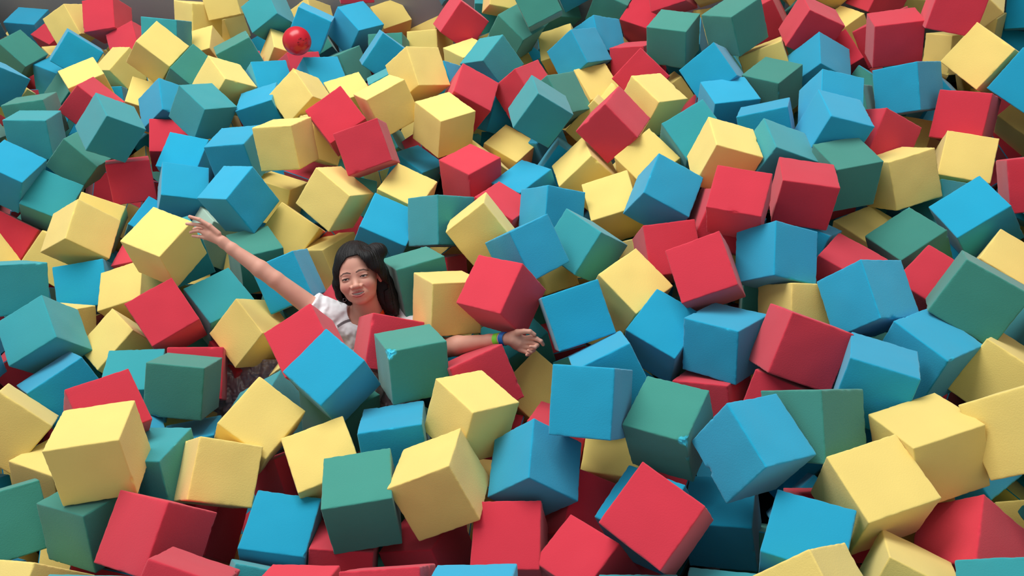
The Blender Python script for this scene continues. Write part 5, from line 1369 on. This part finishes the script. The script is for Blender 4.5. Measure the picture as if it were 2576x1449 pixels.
WY = 1.19
def warp(q):
    q = q.copy(); q[:, 1] = np.where(q[:, 1] < 0, q[:, 1] * WY, q[:, 1]); return q
def HF(t):
    return H2W((t[0], t[1] / WY if t[1] < 0 else t[1], t[2]))
def sdf_head(p):
    q = warp(W2H(p)); m = q.copy(); m[:, 0] = np.abs(m[:, 0])
    d = s_ell(q, (0, .036, -.090), (.073, .086, .096))
    d = smin(d, s_ell(q, (0, -.030, -.054), (.063, .075, .053)), .03)
    d = smin(d, s_ell(q, (0, -.073, -.050), (.047, .037, .046)), .02)
    d = smin(d, s_ell(q, (0, -.099, -.021), (.019, .014, .015)), .022)
    d = smin(d, s_ell(m, (.036, -.034, -.022), (.024, .024, .022)), .022)
    d = smin(d, s_ell(m, (.020, .016, -.012), (.024, .008, .012)), .016)
    # eye hollows, lids
    d = smax(d, -s_ell(m, (.0315, -.001, .010), (.018, .011, .011)), .010)
    d = smin(d, s_ell(m, (.0315, -.001, -.0115), (.0165, .0125, .0135)), .004)
    d = smin(d, s_cap(m, (.019, .0065, -.001), (.044, .0055, -.005), .0022, .0018), .005)
    slit = s_ell(m, (.0318, -.0012, .002), (.0132, .0024, .0085))
    d = smax(d, -slit, .0012)
    # nose
    d = smin(d, s_cap(q, (0, .002, -.006), (0, -.032, .0095), .0065, .0100), .012)
    d = smin(d, s_ell(q, (0, -.0360, .0125), (.0118, .0100, .0098)), .006)
    d = smin(d, s_ell(m, (.0155, -.0385, .0040), (.0080, .0078, .0085)), .006)
    d = smax(d, -s_ell(m, (.0075, -.0455, .009), (.0036, .0028, .0055)), .002)
    d = smax(d, -s_cap(m, (.023, -.040, .004), (.036, -.066, -.006), .0016, .0014), .007)
    # mouth, open in a smile
    d = smin(d, s_ell(q, (0, -.066, -.010), (.030, .020, .014)), .012)
    mq = q.copy(); mq[:, 1] = mq[:, 1] - 9.0 * mq[:, 0] ** 2
    d = smax(d, -s_ell(mq, (0, -.0685, .002), (.0225, .0058, .013)), .002)
    up = s_chain(m, [(.0295, -.0525, -.0100), (.016, -.0595, .0015), (.005, -.0600, .0055), (0, -.0610, .0052)], [.0012, .0028, .0032, .0028], .002)
    lo_ = s_chain(m, [(.0295, -.0530, -.0100), (.018, -.0715, .0000), (.007, -.0765, .0042), (0, -.0772, .0048)], [.0012, .0034, .0044, .0046], .002)
    d = smin(d, smin(up, lo_, .002), .0035)
    # ears
    ear = smax(s_ell(m, (.0745, -.014, -.088), (.011, .031, .019)), -s_ell(m, (.083, -.010, -.080), (.007, .018, .011)), .003)
    d = smin(d, ear, .004)
    return d * SC_, q

NECK0 = H2W((0, -.055, -.095)); 
NECK1 = at(935, 800, 3.26)
CHEST = at(925, 905, 3.36); PELV = at(862, 1075, 3.34)
SHL = at(828, 806, 3.27); ELL = at(693, 704, 3.19); WRL = at(564, 612, 3.16)
SHR = at(1012, 818, 3.32); ELR = at(1112, 876, 3.09); WRR = at(1262, 853, 2.935)
KNEE = at(702, 1190, 3.03); HIPL = at(815, 1085, 3.33); HIPR = at(905, 1095, 3.36)
KNER = at(955, 1270, 3.30); ANKL = at(760, 1330, 3.32); ANKR = at(1010, 1400, 3.55)

def fing(lst, z0):
    return [at(u, v, z0 + dz) for (u, v, dz) in lst]
HAND_L = dict(
    palm=[at(557, 606, 3.155), at(531, 590, 3.15), at(519, 585, 3.15)],
    fingers=[
        (fing([(549, 588, .0), (527, 568, -.012), (501, 552.5, -.02), (477, 545, -.025)], 3.145), [.0120, .0098, .0080, .0068]),
        (fing([(530, 581, .0), (517, 570, -.008), (501.5, 566, -.012), (485, 564.5, -.012), (470, 563, -.010)], 3.148), [.0100, .0090, .0077, .0070, .0062]),
        (fing([(530, 586, .01), (516, 577, .006), (500, 574, .01), (488, 576, .02)], 3.150), [.0100, .0088, .0075, .0062]),
        (fing([(532, 592, .0), (514, 585, -.004), (498.5, 580.5, -.010), (489, 581.5, -.006), (479.5, 584.5, .0)], 3.150), [.0100, .0085, .0074, .0067, .0058]),
        (fing([(535, 598, .0), (514, 597.5, .0), (500.5, 595, -.004), (485, 593.5, .002)], 3.150), [.0095, .0078, .0066, .0055])],
    palmbox=[(at(541, 600, 3.155), .020), (at(531, 586, 3.155), .019), (at(528, 596, 3.157), .017), (at(521, 577, 3.155), .0135), (at(520, 590, 3.155), .013)])
HAND_R = dict(
    palm=[at(1270, 853, 2.930), at(1290, 856, 2.915), at(1306, 862, 2.915)],
    fingers=[
        (fing([(1288, 845, .0), (1301, 836.5, -.012), (1318, 833.5, -.022), (1333, 834, -.026), (1344.5, 841.5, -.022)], 2.915), [.0150, .0125, .0098, .0088, .0075]),
        (fing([(1318, 852, .005), (1336, 849, -.004), (1350, 852.5, -.016), (1361, 858.5, -.020), (1366.5, 867, -.012)], 2.915), [.0110, .0098, .0085, .0076, .0066]),
        (fing([(1318, 862, .005), (1340, 862.5, .0), (1351.5, 868, -.014), (1346, 873.5, -.030), (1334.5, 872, -.034)], 2.915), [.0110, .0096, .0084, .0076, .0064]),
        (fing([(1316, 872, .005), (1335, 874.5, .0), (1342, 881, -.012), (1336, 885, -.026), (1329, 882, -.028)], 2.915), [.0105, .0090, .0080, .0070, .0060]),
        (fing([(1308, 879, .005), (1325, 886, .0), (1330, 891, -.010), (1325, 893, -.020)], 2.915), [.0100, .0082, .0070, .0058])],
    palmbox=[(at(1285, 850, 2.925), .024), (at(1298, 846, 2.925), .026), (at(1300, 866, 2.927), .025), (at(1316, 858, 2.930), .022), (at(1315, 871, 2.928), .020)])

def sdf_hand(p, Hd, wr, rw):
    d = s_cap(p, wr, Hd['palm'][0], rw, rw * .95)
    for i in range(len(Hd['palm']) - 1):
        d = smin(d, s_cap(p, Hd['palm'][i], Hd['palm'][i + 1], .017, .015), .012)
    for c, r in Hd['palmbox']:
        d = smin(d, np.linalg.norm(p - np.asarray(c, np.float32), axis=1) - r * .82, .014)
    out = d
    for pts, rad in Hd['fingers']:
        f = s_chain(p, pts, [r * .93 for r in rad], .003)
        for q in pts[1:-1]:
            pass
        out = np.minimum(out, smin(d, f, .0065))
    return out

def sdf_arms(p):
    a = s_chain(p, [SHL, ELL], [.045, .0325], .01)
    fl = [ELL, ELL * .7 + WRL * .3, WRL * .85 + ELL * .15, WRL]
    a = smin(a, s_chain(p, fl, [.0325, .0325, .0225, .0205], .01), .008)
    b = s_chain(p, [SHR, ELR], [.046, .038], .01)
    fr = [ELR, ELR * .72 + WRR * .28, WRR * .8 + ELR * .2, WRR]
    b = smin(b, s_chain(p, fr, [.0380, .0365, .0235, .0205], .01), .008)
    a = smin(a, sdf_hand(p, HAND_L, WRL, .020), .008)
    b = smin(b, sdf_hand(p, HAND_R, WRR, .020), .008)
    return np.minimum(a, b)
def sdf_torso(p):
    d = s_chain(p, [NECK1 * .6 + CHEST * .4, CHEST, PELV], [.085, .118, .110], .05)
    d = smin(d, s_cap(p, SHL, SHR, .060, .060), .06)
    d = smin(d, s_chain(p, [NECK0, NECK1], [.052, .060], .02), .045)
    return d
def sdf_legs(p):
    d = s_chain(p, [HIPL, KNEE, ANKL], [.085, .056, .040], .03)
    return smin(d, s_chain(p, [HIPR, KNER, ANKR], [.085, .056, .040], .03), .02)
def sdf_body(p):
    d, _ = sdf_head(p)
    t = smin(sdf_torso(p), sdf_arms(p), .035)
    t = smin(t, sdf_legs(p), .04)
    return smin(d, t, .018)

def clip_faces(v, f, keepfun):
    c = v[f].mean(1); return f[keepfun(c)]
def in_box(c, lo, hi): return ((c > lo) & (c < hi)).all(1)
def bounds(pts, m): a = np.array(pts); return a.min(0) - m, a.max(0) + m

head_lo, head_hi = bounds([H2W((x, y, z)) for x in (-.085, .085) for y in (-.115, .13) for z in (-.19, .03)], .004)
hl_lo, hl_hi = bounds([WRL] + [q for pts, r in HAND_L['fingers'] for q in pts], .022)
hr_lo, hr_hi = bounds([WRR] + [q for pts, r in HAND_R['fingers'] for q in pts], .024)
parts_v, parts_f, nv = [], [], 0
def in_head(c, m=0.0):
    q = W2H(c.astype(np.float32)); return (q[:, 1] > -.118 + m) & (np.abs(q[:, 0]) < .10) & (q[:, 2] > -.2) & (q[:, 2] < .05) & (q[:, 1] < .16)
for (lo, hi, h, keep) in (
        (head_lo, head_hi, .0014, lambda c: in_head(c)),
        (hl_lo, hl_hi, .0018, lambda c: in_box(c, hl_lo, hl_hi)),
        (hr_lo, hr_hi, .0018, lambda c: in_box(c, hr_lo, hr_hi)),
        (*bounds([NECK1, CHEST, PELV, KNEE, ELL, WRL, ELR, WRR, ANKL, ANKR, KNER, H2W((0, -.1, 0))], .15), .0045,
         lambda c: ~in_head(c, .006) & ~in_box(c, hl_lo + .005, hl_hi - .005) & ~in_box(c, hr_lo + .005, hr_hi - .005))):
    v, f = nets(sdf_body, lo, hi, h)
    f = clip_faces(v, f, keep)
    used, inv = np.unique(f, return_inverse=True)
    parts_v.append(v[used]); parts_f.append(inv.reshape(f.shape) + nv); nv += len(used)
bv = np.concatenate(parts_v); bf = np.concatenate(parts_f)

def mixc(a, b, t): return a * (1 - t[:, None]) + np.array(b)[None, :3] * t[:, None]
q = warp(W2H(bv.astype(np.float32))); qa = q.copy(); qa[:, 0] = np.abs(qa[:, 0])
col = np.tile(np.array(srgb(214, 160, 140)[:3]), (len(bv), 1))
nz = value_noise(bv * 45, 3)
col = mixc(col, srgb(200, 136, 118), np.clip(nz * .25 + .08, 0, .35))
inhead = (np.abs(q) < .25).all(1) & (q[:, 1] > -.15)
ell = lambda c, r, s: np.where(inhead, np.clip((1.0 - np.linalg.norm((qa - np.array(c)) / np.array(r), axis=1)) * s, 0, 1), 0)
col = mixc(col, srgb(196, 112, 100), ell((.040, -.036, 0), (.026, .024, .05), 1.2) * .55)
col = mixc(col, srgb(196, 118, 104), ell((0, -.040, .01), (.016, .012, .03), 1.5) * .4)
col = mixc(col, srgb(120, 78, 66), ell((.031, -.002, 0), (.020, .010, .03), 2.0) * .45)
def lipd(m):
    a = s_chain(m, [(.0295, -.0525, -.0100), (.016, -.0595, .0015), (.005, -.0600, .0055), (0, -.0610, .0052)], [.0012, .0028, .0032, .0028], .002)
    b = s_chain(m, [(.0295, -.0530, -.0100), (.018, -.0715, .0000), (.007, -.0765, .0042), (0, -.0772, .0048)], [.0012, .0034, .0044, .0046], .002)
    return np.minimum(a, b)
lp = lipd(qa.astype(np.float32))
col = mixc(col, srgb(178, 92, 90), np.where(inhead, np.clip(1 - lp / .0012, 0, 1), 0) * .9)
qm = qa.copy(); qm[:, 1] -= 9.0 * qm[:, 0] ** 2
cav = s_ell(qm, (0, -.0685, .000), (.0205, .0056, .012))
col = mixc(col, srgb(70, 26, 28), np.where(inhead & (cav < .0012) & (q[:, 2] < .0025) & (lp > .0008), 1.0, 0.0))
brow = s_chain(qa, [(.011, .0185, 0), (.022, .0225, 0), (.036, .0225, -.005), (.050, .0145, -.016)], [.0022, .0030, .0024, .0008], .001)
browxy = qa.copy(); browxy[:, 2] = 0
brow = s_chain(browxy, [(.011, .0180, 0), (.022, .0220, 0), (.036, .0220, 0), (.050, .0150, 0)], [.0015, .0024, .0018, .0005], .001)
col = mixc(col, srgb(48, 34, 32), np.where(inhead & (q[:, 2] > -.05), np.clip(1 - brow / .0016, 0, 1), 0) * .85)
lash = s_chain(browxy, [(.0195, .0000, 0), (.027, .0026, 0), (.036, .0026, 0), (.0450, .0000, 0)], [.0007, .0015, .0016, .0014], .001)
col = mixc(col, srgb(30, 20, 20), np.where(inhead & (q[:, 2] > -.05), np.clip(1 - lash / .0010, 0, 1), 0) * .95)

M_skin = principled('skin', srgb(214, 160, 140), 0.52, 0.35, 0.08, 500)
nt = M_skin.node_tree; at_ = nt.nodes.new('ShaderNodeAttribute'); at_.attribute_name = 'skin_colour'
nt.links.new(at_.outputs['Color'], nt.nodes['Principled BSDF'].inputs['Base Color'])
nt.nodes['Principled BSDF'].inputs['Subsurface Weight'].default_value = 0.12
nt.nodes['Principled BSDF'].inputs['Subsurface Radius'].default_value = (0.012, 0.004, 0.002)
me = mesh_from('person', bv, bf)
ca = me.attributes.new('skin_colour', 'FLOAT_COLOR', 'POINT')
ca.data.foreach_set('color', np.concatenate([col, np.ones((len(col), 1))], 1).astype(np.float32).ravel())
person = add_obj('person', me, M_skin, label='woman in a white T-shirt lying half buried with both arms spread, smiling', category='person')

# hair -------------------------------------------------------------
def Z2H(x, y, z=0.0):
    """offset seen in the picture round the eyes, turned into head axes"""
    ox, oy = (x - 315) / 2330.0, -(y - 338) / 2330.0
    c, s = math.cos(ro), math.sin(ro)
    return (ox * c + oy * s, -ox * s + oy * c, z)
OPEN = [Z2H(*k)[:2] for k in [(338, 150), (250, 176), (196, 248), (176, 330), (178, 420), (192, 500), (222, 570), (300, 680), (470, 700), (550, 640), (536, 540), (528, 455), (562, 432), (556, 392), (528, 366), (492, 302), (424, 258), (388, 196)]]
OPENX = np.array(OPEN)
def sdf_hair(p):
    q = W2H(p)
    d = s_ell(q, (0.002, .040, -.092), (.079, .093, .104))
    L = s_chain(q, [Z2H(225, 200, -.050), Z2H(172, 290, -.055), Z2H(160, 400, -.060), Z2H(182, 490, -.070), Z2H(235, 550, -.09)], [.028, .020, .018, .018, .014], .02)
    R = s_chain(q, [Z2H(455, 200, -.040), Z2H(495, 290, -.062), Z2H(528, 400, -.098), Z2H(560, 500, -.104), Z2H(595, 590, -.100), Z2H(628, 650, -.09)], [.032, .028, .028, .026, .020, .010], .02)
    T = s_chain(q, [Z2H(350, 150, -.020), Z2H(420, 180, -.012), Z2H(470, 240, -.020), Z2H(510, 320, -.042), Z2H(550, 370, -.062)], [.018, .024, .022, .018, .012], .02)
    R = smin(R, s_chain(q, [Z2H(500, 380, -.11), Z2H(530, 500, -.115), Z2H(565, 620, -.115)], [.03, .03, .022], .02), .02)
    Bn = s_ell(q, Z2H(465, 130, -.055), (.044, .034, .036))
    d = smin(d, L, .02); d = smin(d, R, .02); d = smin(d, T, .015); d = smin(d, Bn, .012)
    # strands: fine ridges running with the fall of the hair
    ang = np.arctan2(q[:, 0] - .02, q[:, 2] + .09)
    fl = np.stack([ang * 26 + q[:, 0] * 60, q[:, 1] * 9, q[:, 2] * 14], 1)
    d = d + value_noise(fl, 17) * .0017 + value_noise(fl * 2.3, 19) * .0009
    op = s_poly(q[:, 0], q[:, 1], OPENX)
    cut = np.maximum(op + value_noise(q * 120, 23) * .0014, -(q[:, 2] + .080))
    d = smax(d, -cut, .004)
    d = smax(d, -(sdf_head(p)[0] - .0015 * 0 + .004) , .002)
    return d * SC_
lo, hi = bounds([H2W((x, y, z)) for x in (-.12, .15) for y in (-.16, .16) for z in (-.21, .03)], .0)
v, f = nets(sdf_hair, lo, hi, .0019)
M_hair = principled('black_hair', srgb(11, 9, 10), 0.5, 0.3)
nt = M_hair.node_tree
w = nt.nodes.new('ShaderNodeTexNoise'); w.inputs['Scale'].default_value = 60; w.inputs['Detail'].default_value = 5
mp = nt.nodes.new('ShaderNodeMapping'); mp.inputs['Scale'].default_value = (9, 9, 0.6)
tcn = nt.nodes.new('ShaderNodeTexCoord'); bp = nt.nodes.new('ShaderNodeBump'); bp.inputs['Strength'].default_value = 0.7; bp.inputs['Distance'].default_value = 0.002
nt.links.new(tcn.outputs['Object'], mp.inputs['Vector']); nt.links.new(mp.outputs['Vector'], w.inputs['Vector'])
nt.links.new(w.outputs['Fac'], bp.inputs['Height']); nt.links.new(bp.outputs['Normal'], nt.nodes['Principled BSDF'].inputs['Normal'])
hair = add_obj('hair', mesh_from('hair', v, f), M_hair, person, label='black hair swept to one side with a tuft on top')

# loose strands at the edge of the hair
def strand_curve(name, lines, mat, rad, parent, label=None):
    cu = bpy.data.curves.new(name, 'CURVE'); cu.dimensions = '3D'; cu.bevel_depth = rad; cu.bevel_resolution = 1
    for L_ in lines:
        sp = cu.splines.new('POLY'); sp.points.add(len(L_) - 1)
        for i, c in enumerate(L_): sp.points[i].co = (*c, 1); sp.points[i].radius = 1 - .6 * i / (len(L_) - 1)
    dg = bpy.data.objects.new(name, cu); C.objects.link(dg); me = bpy.data.meshes.new_from_object(dg)
    bpy.data.objects.remove(dg); me.materials.clear()
    o = add_obj(name, me, mat, parent)
    if label: o['label'] = label
    return o
rs = np.random.RandomState(4)
lines = []
for k in range(46):
    side = rs.rand()
    if side < .45: path = [(200, 190), (140, 290), (122, 380), (140, 480), (185, 560)]
    elif side < .8: path = [(500, 200), (565, 300), (600, 420), (635, 540), (662, 650)]
    else: path = [(370, 130), (420, 90), (480, 70), (540, 105), (575, 165)]
    j = rs.normal(0, 7, 2); zz = rs.uniform(-.085, -.03)
    lines.append([H2W(Z2H(x + j[0] + rs.normal(0, 2.5), y + j[1] + rs.normal(0, 2.5), zz)) for x, y in path])
strand_curve('loose_hair', lines, M_hair, .0005, hair)

# eyes, teeth, earring ----------------------------------------------
def ball(name, c, r, mat, parent, seg=24, label=None, sc=(1, 1, 1)):
    bm = bmesh.new(); bmesh.ops.create_uvsphere(bm, u_segments=seg, v_segments=seg // 2 + 4, radius=r)
    me = bpy.data.meshes.new(name); bm.to_mesh(me); bm.free()
    for pl in me.polygons: pl.use_smooth = True
    o = add_obj(name, me, mat, parent); o.location = c
    return o
M_eye = principled('eye_white', srgb(225, 215, 208), 0.15, 0.5)
M_iris = principled('dark_iris', srgb(34, 20, 16), 0.08, 0.6)
for sx in (-1, 1):
    c = HF((sx * .0315, -.001, -.0122))
    e = ball('eye', c, .0125 * SC_, M_eye, person)
    g = HF((sx * .0315 - .0004, -.0016, -.0066)); ball('iris', np.array(g) - np.array(c), .0076 * SC_, M_iris, e, 20)

M_tooth = principled('tooth', srgb(226, 216, 200), 0.25, 0.5)
M_steel = principled('steel', srgb(170, 172, 178), 0.25, 0.5); M_steel.node_tree.nodes['Principled BSDF'].inputs['Metallic'].default_value = 0.9
bm = bmesh.new(); bs = bmesh.new()
for i in range(-5, 6):
    x = i * .0046; z = .0012 - 14.0 * x * x; y = -.0665 + 11 * x * x
    wv = .0024 if abs(i) > 1 else .0027
    M4 = Matrix.Translation(Vector(HF((x, y, z)))) @ Matrix((HM[0], HM[1], HM[2])).transposed().to_4x4()
    r = bmesh.ops.create_cube(bm, size=1.0, matrix=M4 @ Matrix.Diagonal((wv * 1.95, .0072, .004, 1)))
    M5 = Matrix.Translation(Vector(HF((x, y + .0005, z + .0024)))) @ Matrix((HM[0], HM[1], HM[2])).transposed().to_4x4()
    bmesh.ops.create_cube(bs, size=1.0, matrix=M5 @ Matrix.Diagonal((.0021, .0023, .0012, 1)))
bmesh.ops.bevel(bm, geom=bm.edges[:], offset=.0008, segments=2, affect='EDGES')
me = bpy.data.meshes.new('teeth'); bm.to_mesh(me); bm.free()
teeth = add_obj('teeth', me, M_tooth, person)
me = bpy.data.meshes.new('braces'); bs.to_mesh(me); bs.free()
add_obj('braces', me, M_steel, teeth, label='steel dental braces')
strand_curve('arch_wire', [[HF((i * .0046, -.0660 + 11 * (i * .0046) ** 2, 0.0044 - 14 * (i * .0046) ** 2)) for i in range(-5, 6)]], M_steel, .0004, teeth)
def ring(name, c, n, r, w, mat, parent, label=None):
    n = np.array(n, float); n /= np.linalg.norm(n); a = np.cross(n, [0.3, 0.2, 1]); a /= np.linalg.norm(a); b = np.cross(n, a)
    return strand_curve(name, [[np.array(c) + r * (math.cos(t) * a + math.sin(t) * b) for t in np.linspace(0, 2 * math.pi, 25)]], mat, w, parent, label)
ring('hoop_earring', H2W(Z2H(211, 527, -.050)), HM[0] * .5 + HM[2], .0062, .0008, M_steel, person, 'small silver hoop earring')

# T-shirt -----------------------------------------------------------
M_shirt = principled('white_cotton', srgb(232, 233, 236), 0.85, 0.2, 0.2, 700)
slv = SHL * .62 + ELL * .38; slr = SHR * .6 + ELR * .4
def sdf_shirt(p):
    body = smin(sdf_torso(p), s_cap(p, SHL, slv, .056, .052), .04)
    body = smin(body, s_cap(p, SHR, slr, .056, .052), .04)
    a = (ELL - SHL) / np.linalg.norm(ELL - SHL)
    t = (p - SHL.astype(np.float32)) @ a.astype(np.float32)
    fold = value_noise(p * np.array([26, 22, 26]), 31) * .0065 + value_noise(p * 75, 33) * .0016
    fold = fold + np.sin(t * 150 + value_noise(p * 20, 35) * 3) * .0016
    d = body - .011 - fold
    # neck opening, hems
    nd = np.linalg.norm(p - (NECK1 * .72 + NECK0 * .28).astype(np.float32), axis=1) - .084
    d = smax(d, -nd, .004)
    vd = s_cap(p, at(938, 790, 3.17), at(925, 828, 3.17), 0.046, .022)
    d = smax(d, -vd, .004)
    d = smax(d, (p - slv.astype(np.float32)) @ a.astype(np.float32), .002)
    a2 = (ELR - SHR) / np.linalg.norm(ELR - SHR)
    d = smax(d, (p - slr.astype(np.float32)) @ a2.astype(np.float32), .002)
    hq = W2H(p); d = smax(d, -np.maximum(-(hq[:, 1] + .132), np.abs(hq[:, 0] - .01) - .070), .004)
    return smax(d, -(((p - PELV.astype(np.float32)) @ ((CHEST - PELV) / np.linalg.norm(CHEST - PELV)).astype(np.float32)) + .05), .004)
v, f = nets(sdf_shirt, *bounds([NECK1, CHEST, PELV, slv, slr, SHL, SHR], .15), .0026)
me = mesh_from('t_shirt', v, f)
shirt = add_obj('t_shirt', me, M_shirt, person, label='white cotton T-shirt with a thin grey chest stripe')
# grey stripe as its own colour in the cloth
nt = M_shirt.node_tree; N_ = nt.nodes
a_, b_ = at(843, 822, 3.15), at(886, 806, 3.15)
at2 = N_.new('ShaderNodeAttribute'); at2.attribute_name = 'stripe'
mx = N_.new('ShaderNodeMix'); mx.data_type = 'RGBA'; mx.inputs[6].default_value = srgb(232, 233, 236); mx.inputs[7].default_value = srgb(112, 106, 110)
nt.links.new(at2.outputs['Fac'], mx.inputs['Factor']); nt.links.new(mx.outputs[2], N_['Principled BSDF'].inputs['Base Color'])
ax_ = (b_ - a_); ln = np.linalg.norm(ax_); ax_ /= ln
vw = cdir(0, 0, 1); sd = np.cross(ax_, vw); sd /= np.linalg.norm(sd)
rel = v - a_; tt = rel @ ax_; ss = rel @ sd
front = ((v - CHEST) @ vw) < 0.0
stripe = np.clip((.0062 - np.abs(ss - .006 * np.sin(tt / ln * 3.1))) / .0015, 0, 1) * ((tt > -.004) & (tt < ln + .004)) * front
aa = me.attributes.new('stripe', 'FLOAT', 'POINT'); aa.data.foreach_set('value', stripe.astype(np.float32))

# orange strap round the neck, wristbands ------------------------------
def band(name, c, n, r1, width, thick, mat, parent, label=None, wob=0.0, seg=48, flat=1.0):
    n = np.array(n, float); n /= np.linalg.norm(n); a = np.cross(n, cdir(0, 0, 1)); a /= np.linalg.norm(a); b = np.cross(n, a)
    V, Fc = [], []
    for i in range(seg):
        t = 2 * math.pi * i / seg
        e = math.cos(t) * a + math.sin(t) * b * flat
        w_ = wob * math.sin(3 * t + 1)
        for (dr, dn) in ((0, -width / 2), (thick, -width / 2), (thick, width / 2), (0, width / 2)):
            V.append(np.array(c) + e * (r1 + dr) + n * (dn + w_))
    for i in range(seg):
        j = (i + 1) % seg
        for k in range(4):
            Fc.append((i * 4 + k, j * 4 + k, j * 4 + (k + 1) % 4, i * 4 + (k + 1) % 4))
    o = add_obj(name, mesh_from(name, np.array(V), np.array(Fc)), mat, parent)
    for pl in o.data.polygons: pl.use_smooth = False
    if label: o['label'] = label
    return o
fa = (WRR - ELR) / np.linalg.norm(WRR - ELR)
M_lime = principled('lime_band', srgb(120, 214, 60), 0.4, 0.5); M_blue = principled('blue_band', srgb(8, 104, 180), 0.4, 0.5)
band('wristband', WRR - fa * .016 , fa, .0222, .021, .0012, M_lime, person, 'lime green wristband', .0006)
band('wristband', WRR + fa * .010, fa * .97 + cdir(0, .2, 0), .0232, .019, .0012, M_blue, person, 'shiny blue wristband', .0015)
M_orange = principled('orange_ribbon', srgb(245, 88, 24), 0.5, 0.4)
nk = NECK1 - NECK0; nk /= np.linalg.norm(nk)
band('neck_strap', NECK1 * .80 + NECK0 * .20, nk * .9 + cdir(.25, 0, .25), .0655, .016, .002, M_orange, person, 'orange neck strap', .002)

# red ball and the clear plastic sheets down in the gaps ---------------
M_ball = principled('red_ball', srgb(196, 20, 40), 0.28, 0.5)
bc = at(747, 103, 4.40)
bl = ball('ball', bc, .0745, M_ball, None, 48)
bl['label'] = 'shiny red ball with a dark scribble resting on a red cube'; bl['category'] = 'ball'
M_ink = principled('black_ink', srgb(40, 8, 14), 0.6, 0.2)
rs2 = np.random.RandomState(8); ink = []
vdir = (np.array([0, 0, CAMH]) - bc); vdir /= np.linalg.norm(vdir); rgt = cdir(1, 0, 0); upv = cdir(0, -1, 0)
for k in range(7):
    L_ = []; x0, y0 = .030 + rs2.uniform(-.018, .018), -.004 + rs2.uniform(-.02, .02)
    for t in range(7):
        x0 += rs2.uniform(-.008, .008); y0 += rs2.uniform(-.006, .006)
        dv = rgt * x0 + upv * y0; L_.append(dv + vdir * math.sqrt(max(.0751 ** 2 - x0 * x0 - y0 * y0, 1e-6)))
    ink.append(L_)
strand_curve('scribble', ink, M_ink, .0011, bl, 'black pen scribble')

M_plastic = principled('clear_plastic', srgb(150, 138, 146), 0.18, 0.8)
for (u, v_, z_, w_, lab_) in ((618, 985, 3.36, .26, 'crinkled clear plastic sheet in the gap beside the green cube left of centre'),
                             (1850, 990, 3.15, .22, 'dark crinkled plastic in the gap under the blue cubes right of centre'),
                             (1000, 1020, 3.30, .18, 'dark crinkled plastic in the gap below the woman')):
    n_ = 70; g_ = np.stack(np.meshgrid(np.linspace(-1, 1, n_), np.linspace(-1, 1, n_), indexing='ij'), -1).reshape(-1, 2) * w_ * .5
    p3 = np.concatenate([g_, np.zeros((len(g_), 1))], 1)
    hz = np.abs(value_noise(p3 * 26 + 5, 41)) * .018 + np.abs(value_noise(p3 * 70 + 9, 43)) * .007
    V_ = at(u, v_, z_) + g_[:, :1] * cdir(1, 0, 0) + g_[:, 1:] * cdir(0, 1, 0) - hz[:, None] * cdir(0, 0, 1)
    ii = np.arange(n_ * n_).reshape(n_, n_)
    F_ = np.stack([ii[:-1, :-1], ii[1:, :-1], ii[1:, 1:], ii[:-1, 1:]], -1).reshape(-1, 4)
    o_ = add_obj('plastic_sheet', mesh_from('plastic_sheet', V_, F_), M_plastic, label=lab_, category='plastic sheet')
